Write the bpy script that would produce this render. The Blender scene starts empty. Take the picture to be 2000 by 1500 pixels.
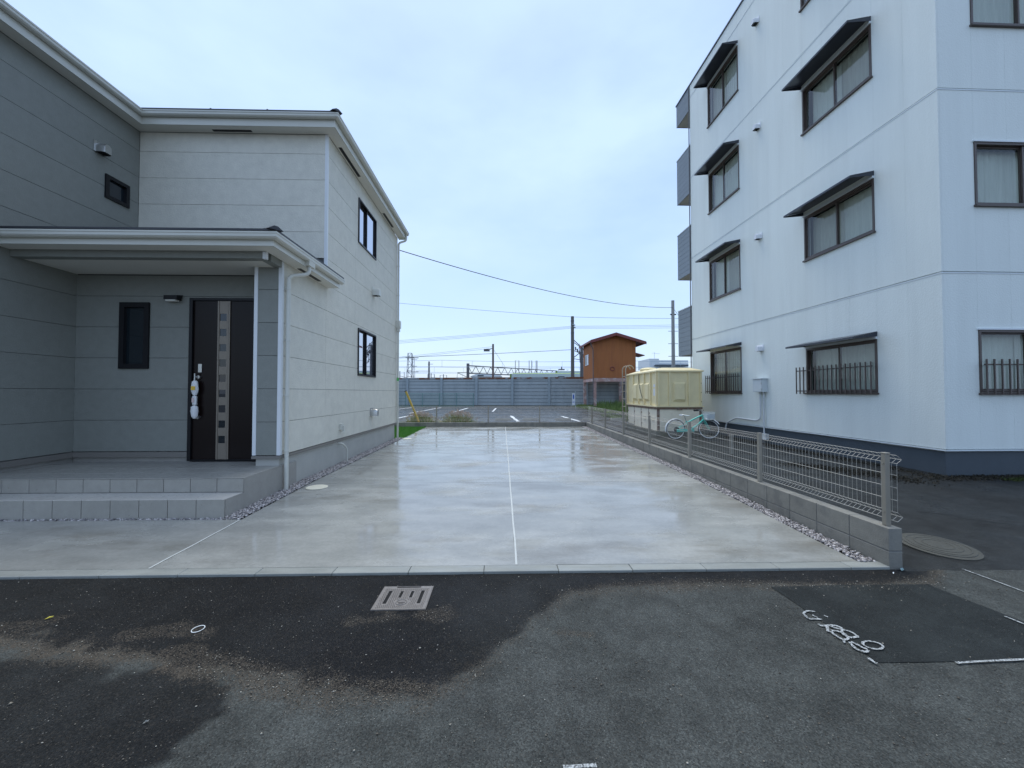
import bpy, bmesh, math, random
import numpy as np
from mathutils import Vector, noise as mnoise
random.seed(7); np.random.seed(7)
SC = bpy.context.scene
COL = SC.collection
ZO = 1.5                       # eye height: the scene is laid out relative to the eye, then lifted

# ------------------------------------------------------------------ camera
cd = bpy.data.cameras.new("camera")
cam = bpy.data.objects.new("camera", cd); COL.objects.link(cam)
cam.location = (0, 0, ZO)
cam.rotation_euler = (math.radians(90) + math.atan(17 / 775), 0, -math.atan(19 / 775))
cd.sensor_fit = 'HORIZONTAL'; cd.sensor_width = 36.0; cd.lens = 36.0 * 775 / 2000
cd.clip_start = 0.05; cd.clip_end = 3000
SC.camera = cam

# ------------------------------------------------------------------ world, sun, exposure
SUN_EL, SUN_AZ = math.radians(72), math.radians(-12)
w = bpy.data.worlds.new("World"); SC.world = w; w.use_nodes = True
nt = w.node_tree; nt.nodes.clear()
def N(t, typ, **kw):
    n = t.nodes.new(typ)
    for k, v in kw.items(): setattr(n, k, v)
    return n
out = N(nt, 'ShaderNodeOutputWorld'); bg = N(nt, 'ShaderNodeBackground'); bg.inputs['Strength'].default_value = 0.111
sky = N(nt, 'ShaderNodeTexSky', sky_type='NISHITA'); sky.sun_disc = False
sky.sun_elevation = SUN_EL; sky.sun_rotation = SUN_AZ; sky.air_density = 1.3; sky.dust_density = 1.0; sky.ozone_density = 2.5
tc = N(nt, 'ShaderNodeTexCoord'); mp = N(nt, 'ShaderNodeMapping'); mp.inputs['Scale'].default_value = (1.0, 1.0, 2.2)
mp.inputs['Location'].default_value = (0.35, 0.1, 0.0)
nz = N(nt, 'ShaderNodeTexNoise'); nz.inputs['Scale'].default_value = 2.3; nz.inputs['Detail'].default_value = 5; nz.inputs['Roughness'].default_value = 0.5
rp = N(nt, 'ShaderNodeValToRGB'); rp.color_ramp.elements[0].position = 0.36; rp.color_ramp.elements[1].position = 0.66
rp.color_ramp.elements[0].color = (0.40, 0.40, 0.40, 1); rp.color_ramp.elements[1].color = (1, 1, 1, 1)
mx = N(nt, 'ShaderNodeMixRGB'); mx.inputs[2].default_value = (3.95, 5.22, 7.55, 1)
L = nt.links.new
L(tc.outputs['Generated'], mp.inputs['Vector']); L(mp.outputs['Vector'], nz.inputs['Vector']); L(nz.outputs['Fac'], rp.inputs['Fac'])
L(rp.outputs['Color'], mx.inputs[0]); L(sky.outputs['Color'], mx.inputs[1]); L(mx.outputs['Color'], bg.inputs['Color'])
L(bg.outputs['Background'], out.inputs['Surface'])
sd = bpy.data.lights.new("sun", 'SUN'); sd.energy = 1.5; sd.angle = math.radians(35); sd.color = (1, 0.96, 0.84)
sun = bpy.data.objects.new("sun", sd); COL.objects.link(sun)
sun.rotation_euler = (math.radians(90) - SUN_EL, 0, math.pi - SUN_AZ)
SC.view_settings.view_transform = 'Standard'; SC.view_settings.look = 'None'
SC.view_settings.gamma = 1; SC.view_settings.use_curve_mapping = False
SC.view_settings.exposure = 0.64
SC.cycles.max_bounces = 7; SC.cycles.transparent_max_bounces = 12
SC.cycles.use_denoising = True

# ------------------------------------------------------------------ materials
def M(name, col, rough=.6, metal=0.0, var=0.0, vscale=3.0, bump=0.0, bscale=60.0, rnd=0.0, spec=.5, stretch=(1, 1, 1), col2=None, c2scale=2.0, c2pos=(.45, .7), rvar=0.0):
    m = bpy.data.materials.new(name); m.use_nodes = True
    t = m.node_tree; b = t.nodes['Principled BSDF']; lk = t.links.new
    b.inputs['Roughness'].default_value = rough; b.inputs['Metallic'].default_value = metal
    b.inputs['Specular IOR Level'].default_value = spec
    b.inputs['Base Color'].default_value = (*col, 1)
    cur = None
    geo = N(t, 'ShaderNodeNewGeometry'); mpg = N(t, 'ShaderNodeMapping'); mpg.inputs['Scale'].default_value = stretch
    lk(geo.outputs['Position'], mpg.inputs['Vector'])
    if col2:
        n2 = N(t, 'ShaderNodeTexNoise'); n2.inputs['Scale'].default_value = c2scale; n2.inputs['Detail'].default_value = 6; n2.inputs['Roughness'].default_value = .62
        lk(mpg.outputs['Vector'], n2.inputs['Vector'])
        mr = N(t, 'ShaderNodeMapRange'); mr.interpolation_type = 'SMOOTHSTEP'; mr.inputs['From Min'].default_value = c2pos[0]; mr.inputs['From Max'].default_value = c2pos[1]
        lk(n2.outputs['Fac'], mr.inputs['Value'])
        mm = N(t, 'ShaderNodeMixRGB'); mm.inputs[1].default_value = (*col, 1); mm.inputs[2].default_value = (*col2, 1)
        lk(mr.outputs['Result'], mm.inputs[0]); cur = mm.outputs['Color']
    val = None
    if var:
        n1 = N(t, 'ShaderNodeTexNoise'); n1.inputs['Scale'].default_value = vscale; n1.inputs['Detail'].default_value = 8; n1.inputs['Roughness'].default_value = .65
        lk(mpg.outputs['Vector'], n1.inputs['Vector'])
        mr = N(t, 'ShaderNodeMapRange'); mr.inputs['From Min'].default_value = .25; mr.inputs['From Max'].default_value = .75
        mr.inputs['To Min'].default_value = 1 - var; mr.inputs['To Max'].default_value = 1 + var
        lk(n1.outputs['Fac'], mr.inputs['Value']); val = mr.outputs['Result']
    if rnd:
        oi = N(t, 'ShaderNodeObjectInfo'); mr = N(t, 'ShaderNodeMapRange')
        mr.inputs['To Min'].default_value = 1 - rnd; mr.inputs['To Max'].default_value = 1 + rnd
        lk(oi.outputs['Random'], mr.inputs['Value'])
        if val:
            mu = N(t, 'ShaderNodeMath', operation='MULTIPLY'); lk(val, mu.inputs[0]); lk(mr.outputs['Result'], mu.inputs[1]); val = mu.outputs[0]
        else: val = mr.outputs['Result']
    if val:
        vm = N(t, 'ShaderNodeVectorMath', operation='SCALE')
        if cur: lk(cur, vm.inputs[0])
        else: vm.inputs[0].default_value = col
        lk(val, vm.inputs['Scale']); cur = vm.outputs['Vector']
    if cur: lk(cur, b.inputs['Base Color'])
    if rvar:
        n4 = N(t, 'ShaderNodeTexNoise'); n4.inputs['Scale'].default_value = vscale * 1.7; n4.inputs['Detail'].default_value = 4
        lk(mpg.outputs['Vector'], n4.inputs['Vector'])
        mr = N(t, 'ShaderNodeMapRange'); mr.inputs['From Min'].default_value = .3; mr.inputs['From Max'].default_value = .7
        mr.inputs['To Min'].default_value = max(.02, rough - rvar); mr.inputs['To Max'].default_value = min(1, rough + rvar)
        lk(n4.outputs['Fac'], mr.inputs['Value']); lk(mr.outputs['Result'], b.inputs['Roughness'])
    if bump:
        n3 = N(t, 'ShaderNodeTexNoise'); n3.inputs['Scale'].default_value = bscale; n3.inputs['Detail'].default_value = 4; n3.inputs['Roughness'].default_value = .6
        lk(geo.outputs['Position'], n3.inputs['Vector'])
        bp = N(t, 'ShaderNodeBump'); bp.inputs['Strength'].default_value = bump; bp.inputs['Distance'].default_value = .01
        lk(n3.outputs['Fac'], bp.inputs['Height']); lk(bp.outputs['Normal'], b.inputs['Normal'])
    return m

CREAM = M('cream_siding', (.685, .66, .57), .62, var=.09, vscale=6, bump=.6, bscale=45, rnd=.02)
GREY = M('grey_siding', (.240, .247, .220), .62, var=.07, vscale=9, bump=.35, bscale=60, rnd=.025)
CORE = M('wall_core', (.10, .10, .10), .9)
WTRIM = M('white_trim', (.74, .76, .77), .4, var=.03)
GUTTER = M('ivory_plastic', (.62, .615, .55), .35, var=.03)
SOFFIT = M('soffit_board', (.74, .72, .65), .7, var=.03)
ROOF = M('roof_slate', (.028, .03, .036), .5, var=.25, vscale=20, rnd=.2, bump=.3)
BLACK = M('black_aluminium', (.010, .010, .012), .40, spec=.3, var=.1)
DOORM = M('door_panel', (.010, .0055, .005), .30, spec=.22, var=.15, vscale=14, stretch=(6, 6, .4))
BRONZE = M('bronze_strip', (.24, .205, .165), .38, metal=.3, var=.06)
WRAP = M('white_wrap', (.78, .78, .77), .5, bump=.5, bscale=30)
YTAPE = M('yellow_tape', (.8, .5, .05), .5)
PAPER = M('paper_tag', (.7, .55, .52), .7)
STEEL = M('steel', (.52, .52, .50), .28, metal=.85, var=.05)
FOUND = M('foundation_mortar', (.45, .44, .40), .75, var=.10, vscale=3, bump=.25, bscale=40)
FTRIM = M('base_trim', (.20, .185, .165), .5)
TILE = M('porch_tile', (.345, .325, .285), .42, var=.10, vscale=9, bump=.25, bscale=70, rnd=.05, rvar=.15)
TREAD = M('tread_tile', (.47, .45, .41), .40, var=.07, vscale=9, bump=.2, bscale=70, rnd=.04, rvar=.15)
GROUT = M('grout', (.40, .40, .385), .8, var=.1)
DRY = M('mortar_side', (.32, .305, .275), .7, var=.14, vscale=4, bump=.3, bscale=40)
BLOCK = M('concrete_block', (.235, .225, .195), .72, var=.14, vscale=11, bump=.5, bscale=110, rnd=.09, col2=(.17, .165, .15), c2scale=3.5)
BTOP = M('block_mortar', (.16, .16, .155), .85, var=.1)
KERB = M('kerb_concrete', (.255, .265, .245), .50, var=.16, vscale=4, bump=.3, bscale=60, rnd=.06, stretch=(.6, 2, 1), rvar=.2)
POSTM = M('fence_steel', (.29, .265, .22), .40, metal=.25, var=.05)
WIRE = M('fence_wire', (.55, .52, .46), .40, metal=.2)
JOINT = M('joint_filler', (.50, .52, .50), .55, var=.08, vscale=12)
CREAMLID = M('cream_lid', (.70, .66, .53), .45, var=.06, vscale=14)
PEBBLE = M('pebble', (.36, .34, .325), .7, rnd=.0, var=.5, vscale=45)
TURF = M('turf', (.085, .25, .03), .8, var=.4, vscale=18)
APT = M('apartment_stucco', (.755, .80, .765), .62, var=.05, vscale=1.6, bump=.55, bscale=38, rnd=.012, col2=(.735, .78, .745), c2scale=1.3, c2pos=(.48, .78), stretch=(2.0, 2.0, .16))
PLINTH = M('plinth_paint', (.060, .076, .092), .6, var=.08, vscale=4, bump=.3, bscale=40)
APTTRIM = M('apartment_trim', (.70, .75, .78), .45)
BROWN = M('brown_aluminium', (.085, .064, .055), .42, var=.08)
HOOD = M('painted_sheet_metal', (.028, .033, .048), .32, var=.08)
CURT = M('curtain', (.62, .62, .56), .85, var=.10, vscale=5, stretch=(6, 6, .3))
CURTW = M('blind', (.46, .44, .38), .85, var=.12, vscale=5, stretch=(6, 6, .3))
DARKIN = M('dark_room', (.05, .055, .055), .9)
LOUVRE = M('louvre_board', (.20, .235, .265), .55, var=.05, rnd=.05)
BOXG = M('box_paint', (.60, .65, .67), .45)
PVC = M('pvc_grey', (.62, .65, .67), .4)
YEL = M('tank_fibreglass', (.83, .71, .42), .5, var=.08, vscale=3, bump=.15, bscale=12, col2=(.72, .61, .37), c2scale=1.3, c2pos=(.55, .8))
TANKW = M('tank_base_panel', (.90, .80, .62), .6, var=.08, vscale=3, col2=(.40, .26, .15), c2scale=1.6, c2pos=(.60, .80))
RUST = M('rusty_steel', (.20, .12, .08), .75, var=.3, vscale=9, col2=(.30, .25, .22), c2scale=5)
ORANGE = M('hut_corrugated', (.40, .138, .036), .6, var=.15, vscale=1.5, stretch=(3, 3, .25), col2=(.36, .12, .035), c2scale=1.4)
REDF = M('red_fascia', (.22, .055, .05), .55, var=.12)
PINKST = M('faded_red_steel', (.46, .28, .24), .7, col2=(.62, .56, .54), c2scale=2.5, var=.15)
BARR = M('barrier_panel', (.36, .40, .41), .5, var=.10, vscale=.7, rnd=.05, col2=(.27, .31, .325), c2scale=.8, stretch=(1, 1, .4))
BARRP = M('barrier_post', (.33, .385, .41), .5, var=.06)
RUSTCAP = M('rusted_cap', (.34, .36, .37), .7, col2=(.20, .085, .045), c2scale=1.1, c2pos=(.44, .54))
CONC = M('pole_concrete', (.15, .145, .13), .8, var=.12)
DPOLE = M('dark_steel', (.12, .12, .125), .6)
CABLE = M('cable_rubber', (.05, .06, .07), .6)
FCABLE = M('overhead_wire', (.30, .40, .50), .6)
TRAINW = M('train_body', (.55, .64, .62), .35)
TRAING = M('train_green', (.20, .30, .07), .4)
FARB = M('far_building', (.64, .69, .72), .7)
FARD = M('far_window', (.06, .08, .10), .3)
MINT = M('mint_paint', (.13, .62, .50), .3)
BWHITE = M('bike_white', (.80, .82, .81), .35)
RUBBER = M('rubber', (.03, .03, .03), .7)
BBASK = M('clear_plastic', (.62, .68, .69), .25)
BAMB = M('yellow_cover', (.50, .34, .06), .6, var=.12, vscale=14)
STRAW = M('dry_grass', (.42, .35, .19), .8, var=.35, vscale=4)
GREENG = M('green_grass', (.18, .25, .06), .8, var=.35, vscale=4)
PLUME = M('grass_plume', (.60, .48, .40), .9, var=.25, vscale=6)
NETG = M('green_net_steel', (.12, .26, .24), .6)
LINEW = M('line_paint', (.72, .74, .74), .6, var=.12, vscale=6)
SIGNW = M('sign_white', (.75, .77, .80), .5)
SIGNB = M('sign_blue', (.05, .13, .45), .5)
IRON = M('cast_iron', (.22, .20, .185), .42, metal=.55, var=.18, vscale=30, bump=.4, bscale=80)
LIDM = M('manhole_iron', (.060, .060, .050), .62, metal=.1, var=.2, vscale=12, bump=.6, bscale=50)
PIT = M('dark_pit', (.006, .006, .006), .9)
MOSS = M('moss', (.045, .06, .012), .95, var=.5, vscale=20)
WEED = M('leaf_litter', (.035, .030, .02), .95, var=.5, vscale=20)

def glossglass(name, tint, lo, hi):
    m = bpy.data.materials.new(name); m.use_nodes = True; t = m.node_tree; t.nodes.clear()
    o = N(t, 'ShaderNodeOutputMaterial'); mx = N(t, 'ShaderNodeMixShader'); d = N(t, 'ShaderNodeBsdfDiffuse'); g = N(t, 'ShaderNodeBsdfGlossy')
    d.inputs['Color'].default_value = (*tint, 1); g.inputs['Color'].default_value = (.92, .93, 1, 1); g.inputs['Roughness'].default_value = .015
    lw = N(t, 'ShaderNodeLayerWeight'); lw.inputs['Blend'].default_value = .5
    mr = N(t, 'ShaderNodeMapRange'); mr.inputs['To Min'].default_value = lo; mr.inputs['To Max'].default_value = hi
    t.links.new(lw.outputs['Facing'], mr.inputs['Value']); t.links.new(mr.outputs['Result'], mx.inputs[0])
    t.links.new(d.outputs[0], mx.inputs[1]); t.links.new(g.outputs[0], mx.inputs[2]); t.links.new(mx.outputs[0], o.inputs['Surface'])
    return m
MIRG = glossglass('coated_glass', (.02, .025, .03), .10, .95)
DARKG = glossglass('dark_glass', (.008, .014, .018), .02, .25)
def clearglass(name, tint=(.90, .93, .92)):
    m = bpy.data.materials.new(name); m.use_nodes = True; t = m.node_tree; t.nodes.clear()
    o = N(t, 'ShaderNodeOutputMaterial'); mx = N(t, 'ShaderNodeMixShader'); d = N(t, 'ShaderNodeBsdfTransparent'); g = N(t, 'ShaderNodeBsdfGlossy')
    d.inputs['Color'].default_value = (*tint, 1); g.inputs['Roughness'].default_value = .01
    f = N(t, 'ShaderNodeFresnel'); f.inputs['IOR'].default_value = 1.7
    gb = N(t, 'ShaderNodeNewGeometry'); iv = N(t, 'ShaderNodeMath', operation='SUBTRACT'); iv.inputs[0].default_value = 1; t.links.new(gb.outputs['Backfacing'], iv.inputs[1])
    mu = N(t, 'ShaderNodeMath', operation='MULTIPLY'); t.links.new(f.outputs[0], mu.inputs[0]); t.links.new(iv.outputs[0], mu.inputs[1])
    t.links.new(mu.outputs[0], mx.inputs[0]); t.links.new(d.outputs[0], mx.inputs[1]); t.links.new(g.outputs[0], mx.inputs[2]); t.links.new(mx.outputs[0], o.inputs['Surface'])
    return m
CGLASS = clearglass('window_glass')

# ---- wet concrete drive
def wet_concrete():
    m = bpy.data.materials.new('wet_concrete'); m.use_nodes = True; t = m.node_tree; lk = t.links.new; b = t.nodes['Principled BSDF']
    geo = N(t, 'ShaderNodeNewGeometry')
    def noi(scale, st, det=6, ro=.6, off=0):
        mp = N(t, 'ShaderNodeMapping'); mp.inputs['Scale'].default_value = st; mp.inputs['Location'].default_value = (off, off * 1.3, 0)
        n = N(t, 'ShaderNodeTexNoise'); n.inputs['Scale'].default_value = scale; n.inputs['Detail'].default_value = det; n.inputs['Roughness'].default_value = ro
        lk(geo.outputs['Position'], mp.inputs['Vector']); lk(mp.outputs['Vector'], n.inputs['Vector']); return n.outputs['Fac']
    def rng(src, a, bb, c, d):
        mr = N(t, 'ShaderNodeMapRange'); mr.interpolation_type = 'SMOOTHSTEP'
        for k, v in zip(('From Min', 'From Max', 'To Min', 'To Max'), (a, bb, c, d)): mr.inputs[k].default_value = v
        lk(src, mr.inputs['Value']); return mr.outputs['Result']
    wet = rng(noi(1.0, (.6, 1.15, 1), 6, .65, 3.1), .30, .60, 0, 1)       # broad wet areas drawn out sideways by the trowel
    streak = rng(noi(1.9, (.8, 1.7, 1), 7, .62, 9.0), .32, .70, 0, 1)
    stain = rng(noi(.8, (.6, 1.6, 1), 6, .65, 17), .52, .68, 0, 1)
    fine = noi(30, (1, 1, 1), 5, .7)
    c1 = N(t, 'ShaderNodeMixRGB'); c1.inputs[1].default_value = (.362, .362, .334, 1); c1.inputs[2].default_value = (.276, .279, .258, 1); lk(streak, c1.inputs[0])
    c2 = N(t, 'ShaderNodeMixRGB'); c2.inputs[2].default_value = (.165, .15, .118, 1); lk(c1.outputs[0], c2.inputs[1])
    sm = N(t, 'ShaderNodeMath', operation='MULTIPLY'); sm.inputs[1].default_value = .55; lk(stain, sm.inputs[0]); lk(sm.outputs[0], c2.inputs[0])
    fm = rng(fine, .3, .7, .93, 1.07)
    wm = N(t, 'ShaderNodeMath', operation='MULTIPLY'); lk(fm, wm.inputs[0]); lk(rng(wet, 0, 1, 1.0, .84), wm.inputs[1])
    vm = N(t, 'ShaderNodeVectorMath', operation='SCALE'); lk(c2.outputs[0], vm.inputs[0]); lk(wm.outputs[0], vm.inputs['Scale'])
    lk(vm.outputs[0], b.inputs['Base Color'])
    r = N(t, 'ShaderNodeMath', operation='ADD'); lk(rng(wet, 0, 1, .34, .05), r.inputs[0]); lk(rng(streak, 0, 1, 0, .13), r.inputs[1])
    lk(r.outputs[0], b.inputs['Roughness'])
    b.inputs['Specular IOR Level'].default_value = .5
    bp = N(t, 'ShaderNodeBump'); bp.inputs['Distance'].default_value = .004
    inv = rng(wet, 0, 1, .30, .05); lk(inv, bp.inputs['Strength'])
    ad = N(t, 'ShaderNodeMath', operation='ADD'); lk(fine, ad.inputs[0]); lk(streak, ad.inputs[1]); lk(ad.outputs[0], bp.inputs['Height']); lk(bp.outputs[0], b.inputs['Normal'])
    return m
WETC = wet_concrete()

# ---- asphalt; 'road' reads three painted-on wear masks stored on its vertices
def asphalt(name, old, new, masks=False, rough=(.55, .35), speck=.5, scale=1.0, wetpatch=False):
    m = bpy.data.materials.new(name); m.use_nodes = True; t = m.node_tree; lk = t.links.new; b = t.nodes['Principled BSDF']
    geo = N(t, 'ShaderNodeNewGeometry')
    def rng(src, a, bb, c, d):
        mr = N(t, 'ShaderNodeMapRange'); mr.interpolation_type = 'SMOOTHSTEP'
        for k, v in zip(('From Min', 'From Max', 'To Min', 'To Max'), (a, bb, c, d)): mr.inputs[k].default_value = v
        lk(src, mr.inputs['Value']); return mr.outputs['Result']
    def noi(scale, det=5, ro=.6):
        n = N(t, 'ShaderNodeTexNoise'); n.inputs['Scale'].default_value = scale; n.inputs['Detail'].default_value = det; n.inputs['Roughness'].default_value = ro
        lk(geo.outputs['Position'], n.inputs['Vector']); return n.outputs['Fac']
    vo = N(t, 'ShaderNodeTexVoronoi'); vo.inputs['Scale'].default_value = 165 * scale; lk(geo.outputs['Position'], vo.inputs['Vector'])
    sep = N(t, 'ShaderNodeSeparateColor'); lk(vo.outputs['Color'], sep.inputs['Color'])
    vf = N(t, 'ShaderNodeTexVoronoi'); vf.inputs['Scale'].default_value = 95 * scale; lk(geo.outputs['Position'], vf.inputs['Vector'])
    sf = N(t, 'ShaderNodeSeparateColor'); lk(vf.outputs['Color'], sf.inputs['Color'])
    big = noi(1.3); mid = noi(4.5, 6, .7)
    base = N(t, 'ShaderNodeMixRGB'); base.inputs[1].default_value = (*old, 1); base.inputs[2].default_value = (*new, 1)
    if masks:
        a1 = N(t, 'ShaderNodeAttribute', attribute_name='fresh'); a2 = N(t, 'ShaderNodeAttribute', attribute_name='sand')
        lk(a1.outputs['Fac'], base.inputs[0])
    else: base.inputs[0].default_value = 0
    cur = base.outputs[0]
    v = N(t, 'ShaderNodeMath', operation='MULTIPLY'); lk(rng(sep.outputs[0], 0, 1, .70, 1.30), v.inputs[0]); lk(rng(big, .25, .75, .82, 1.18), v.inputs[1])
    v2 = N(t, 'ShaderNodeMath', operation='MULTIPLY'); lk(v.outputs[0], v2.inputs[0]); lk(rng(mid, .3, .7, .74, 1.26), v2.inputs[1])
    vm = N(t, 'ShaderNodeVectorMath', operation='SCALE'); lk(cur, vm.inputs[0]); lk(v2.outputs[0], vm.inputs['Scale']); cur = vm.outputs[0]
    if masks:
        # sand and grit: grains, present where the mask beats a grain's own random height
        sm = N(t, 'ShaderNodeMixRGB'); sm.inputs[2].default_value = (.078, .065, .050, 1); lk(cur, sm.inputs[1])
        df = N(t, 'ShaderNodeMath', operation='SUBTRACT'); lk(a2.outputs['Fac'], df.inputs[0]); lk(rng(sep.outputs[1], 0, 1, .0, .62), df.inputs[1])
        lk(rng(df.outputs[0], -.25, .55, 0, 1), sm.inputs[0])
        sv = N(t, 'ShaderNodeVectorMath', operation='SCALE'); lk(sm.outputs[0], sv.inputs[0]); lk(rng(sep.outputs[2], 0, 1, .75, 1.3), sv.inputs['Scale'])
        cur = sv.outputs[0]
    # bright stones showing in the surface
    st = N(t, 'ShaderNodeMath', operation='MULTIPLY'); lk(rng(sf.outputs[0], .955, .985, 0, 1), st.inputs[0]); lk(rng(vf.outputs['Distance'], .20, .40, 1, 0), st.inputs[1])
    st2 = N(t, 'ShaderNodeMath', operation='MULTIPLY'); st2.inputs[1].default_value = speck; lk(st.outputs[0], st2.inputs[0])
    smx = N(t, 'ShaderNodeMixRGB'); smx.inputs[2].default_value = (.33, .325, .30, 1); lk(st2.outputs[0], smx.inputs[0]); lk(cur, smx.inputs[1])
    lk(smx.outputs[0], b.inputs['Base Color'])
    if wetpatch:
        lk(rng(big, .42, .60, rough[0], rough[1]), b.inputs['Roughness'])
    else:
        lk(rng(big, .3, .7, rough[0], rough[1]), b.inputs['Roughness'])
    b.inputs['Specular IOR Level'].default_value = .15
    bp = N(t, 'ShaderNodeBump'); bp.inputs['Strength'].default_value = .7; bp.inputs['Distance'].default_value = .004
    hh = N(t, 'ShaderNodeMath', operation='ADD'); lk(vo.outputs['Distance'], hh.inputs[0]); lk(noi(300 * scale, 2), hh.inputs[1]); lk(hh.outputs[0], bp.inputs['Height'])
    lk(bp.outputs[0], b.inputs['Normal'])
    return m
ASPH = asphalt('road_asphalt', (.053, .0575, .054), (.0038, .0046, .0060), masks=True, rough=(.72, .52), speck=.30)
ASPHP = asphalt('patch_asphalt', (.018, .021, .0205), (.03, .03, .03), rough=(.6, .45), speck=.25)
ASPHL = asphalt('lot_asphalt', (.022, .023, .0225), (.03, .03, .03), rough=(.55, .25), speck=.4)
ASPHC = asphalt('car_park_asphalt', (.055, .057, .057), (.03, .03, .03), rough=(.5, .10), speck=.4, scale=.3, wetpatch=True)
def chalk():
    m = M('worn_paint', (.68, .70, .70), .7); t = m.node_tree; b = t.nodes['Principled BSDF']; lk = t.links.new
    geo = N(t, 'ShaderNodeNewGeometry'); n = N(t, 'ShaderNodeTexNoise'); n.inputs['Scale'].default_value = 110; n.inputs['Detail'].default_value = 3
    lk(geo.outputs['Position'], n.inputs['Vector'])
    mr = N(t, 'ShaderNodeMapRange'); mr.inputs['From Min'].default_value = .36; mr.inputs['From Max'].default_value = .60; lk(n.outputs['Fac'], mr.inputs['Value'])
    mx = N(t, 'ShaderNodeMixRGB'); mx.inputs[1].default_value = (.05, .055, .055, 1); mx.inputs[2].default_value = (.46, .48, .48, 1)
    lk(mr.outputs[0], mx.inputs[0]); lk(mx.outputs[0], b.inputs['Base Color']); return m
CHALK = chalk()

# ------------------------------------------------------------------ mesh helpers
class F:                                   # a wall's own frame: along, out, up
    def __init__(s, o, u, n): s.o = Vector(o); s.u = Vector(u); s.n = Vector(n)
    def p(s, a, d, z): return s.o + s.u * a + s.n * d + Vector((0, 0, z))
class MB:
    def __init__(s): s.v = []; s.f = []; s.mi = []
    def add(s, vs, fs, mi=0):
        k = len(s.v); s.v += [tuple(p) for p in vs]; s.f += [tuple(i + k for i in f) for f in fs]; s.mi += [mi] * len(fs); return s
    def hexa(s, P, mi=0):                  # 8 points: bottom ring, top ring
        return s.add(P, [(3, 2, 1, 0), (4, 5, 6, 7), (0, 1, 5, 4), (1, 2, 6, 5), (2, 3, 7, 6), (3, 0, 4, 7)], mi)
    def box(s, x0, y0, z0, x1, y1, z1, mi=0, ch=0):
        if ch: return s.cbox(x0, y0, z0, x1, y1, z1, ch, mi)
        return s.hexa([(x0, y0, z0), (x1, y0, z0), (x1, y1, z0), (x0, y1, z0), (x0, y0, z1), (x1, y0, z1), (x1, y1, z1), (x0, y1, z1)], mi)
    def cbox(s, x0, y0, z0, x1, y1, z1, c, mi=0):
        bm = bmesh.new(); bmesh.ops.create_cube(bm, size=1)
        for v in bm.verts: v.co = ((x0 + x1) / 2 + v.co.x * (x1 - x0), (y0 + y1) / 2 + v.co.y * (y1 - y0), (z0 + z1) / 2 + v.co.z * (z1 - z0))
        bmesh.ops.bevel(bm, geom=list(bm.edges), offset=c, segments=1, affect='EDGES')
        bm.verts.index_update(); s.add([v.co[:] for v in bm.verts], [[v.index for v in f.verts] for f in bm.faces], mi); bm.free(); return s
    def fbox(s, fr, a0, a1, d0, d1, z0, z1, mi=0):
        P = [fr.p(a0, d0, z0), fr.p(a1, d0, z0), fr.p(a1, d1, z0), fr.p(a0, d1, z0), fr.p(a0, d0, z1), fr.p(a1, d0, z1), fr.p(a1, d1, z1), fr.p(a0, d1, z1)]
        return s.hexa(P, mi)
    def tube(s, pts, r, n=8, cap=True, mi=0, r2=None):
        pts = [Vector(p) for p in pts]; m = len(pts); k = len(s.v); rings = []
        up = None
        for i, p in enumerate(pts):
            t = (pts[min(i + 1, m - 1)] - pts[max(i - 1, 0)]).normalized()
            if up is None:
                up = Vector((0, 0, 1)) if abs(t.z) < .9 else Vector((1, 0, 0))
            a = t.cross(up).normalized(); up = a.cross(t).normalized()
            rr = r if r2 is None else r + (r2 - r) * i / (m - 1)
            for j in range(n):
                th = 2 * math.pi * j / n
                s.v.append(tuple(p + (a * math.cos(th) + up * math.sin(th)) * rr))
        for i in range(m - 1):
            for j in range(n):
                s.f.append((k + i * n + j, k + i * n + (j + 1) % n, k + (i + 1) * n + (j + 1) % n, k + (i + 1) * n + j)); s.mi.append(mi)
        if cap:
            s.f.append(tuple(k + j for j in range(n))[::-1]); s.f.append(tuple(k + (m - 1) * n + j for j in range(n))); s.mi += [mi, mi]
        return s
    def torus(s, c, R, r, ax='y', n=28, k=8, mi=0, rot=0.0):
        pts = []
        c = Vector(c)
        base = len(s.v)
        for i in range(n):
            th = 2 * math.pi * i / n
            for j in range(k):
                ph = 2 * math.pi * j / k; rr = R + r * math.cos(ph); h = r * math.sin(ph)
                if ax == 'y': v = Vector((rr * math.cos(th), h, rr * math.sin(th)))
                elif ax == 'z': v = Vector((rr * math.cos(th), rr * math.sin(th), h))
                else: v = Vector((h, rr * math.cos(th), rr * math.sin(th)))
                if rot:
                    cr, sr = math.cos(rot), math.sin(rot); v = Vector((v.x * cr - v.y * sr, v.x * sr + v.y * cr, v.z))
                s.v.append(tuple(c + v))
        for i in range(n):
            for j in range(k):
                s.f.append((base + i * k + j, base + ((i + 1) % n) * k + j, base + ((i + 1) % n) * k + (j + 1) % k, base + i * k + (j + 1) % k)); s.mi.append(mi)
        return s
    def disc(s, c, prof, n=32, mi=0):      # lathe about z: prof = [(r, z)...]
        k = len(s.v)
        for r, z in prof:
            for j in range(n):
                th = 2 * math.pi * j / n; s.v.append((c[0] + r * math.cos(th), c[1] + r * math.sin(th), c[2] + z))
        for i in range(len(prof) - 1):
            for j in range(n):
                s.f.append((k + i * n + j, k + i * n + (j + 1) % n, k + (i + 1) * n + (j + 1) % n, k + (i + 1) * n + j)); s.mi.append(mi)
        s.f.append(tuple(k + (len(prof) - 1) * n + j for j in range(n))); s.mi.append(mi); return s
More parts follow.
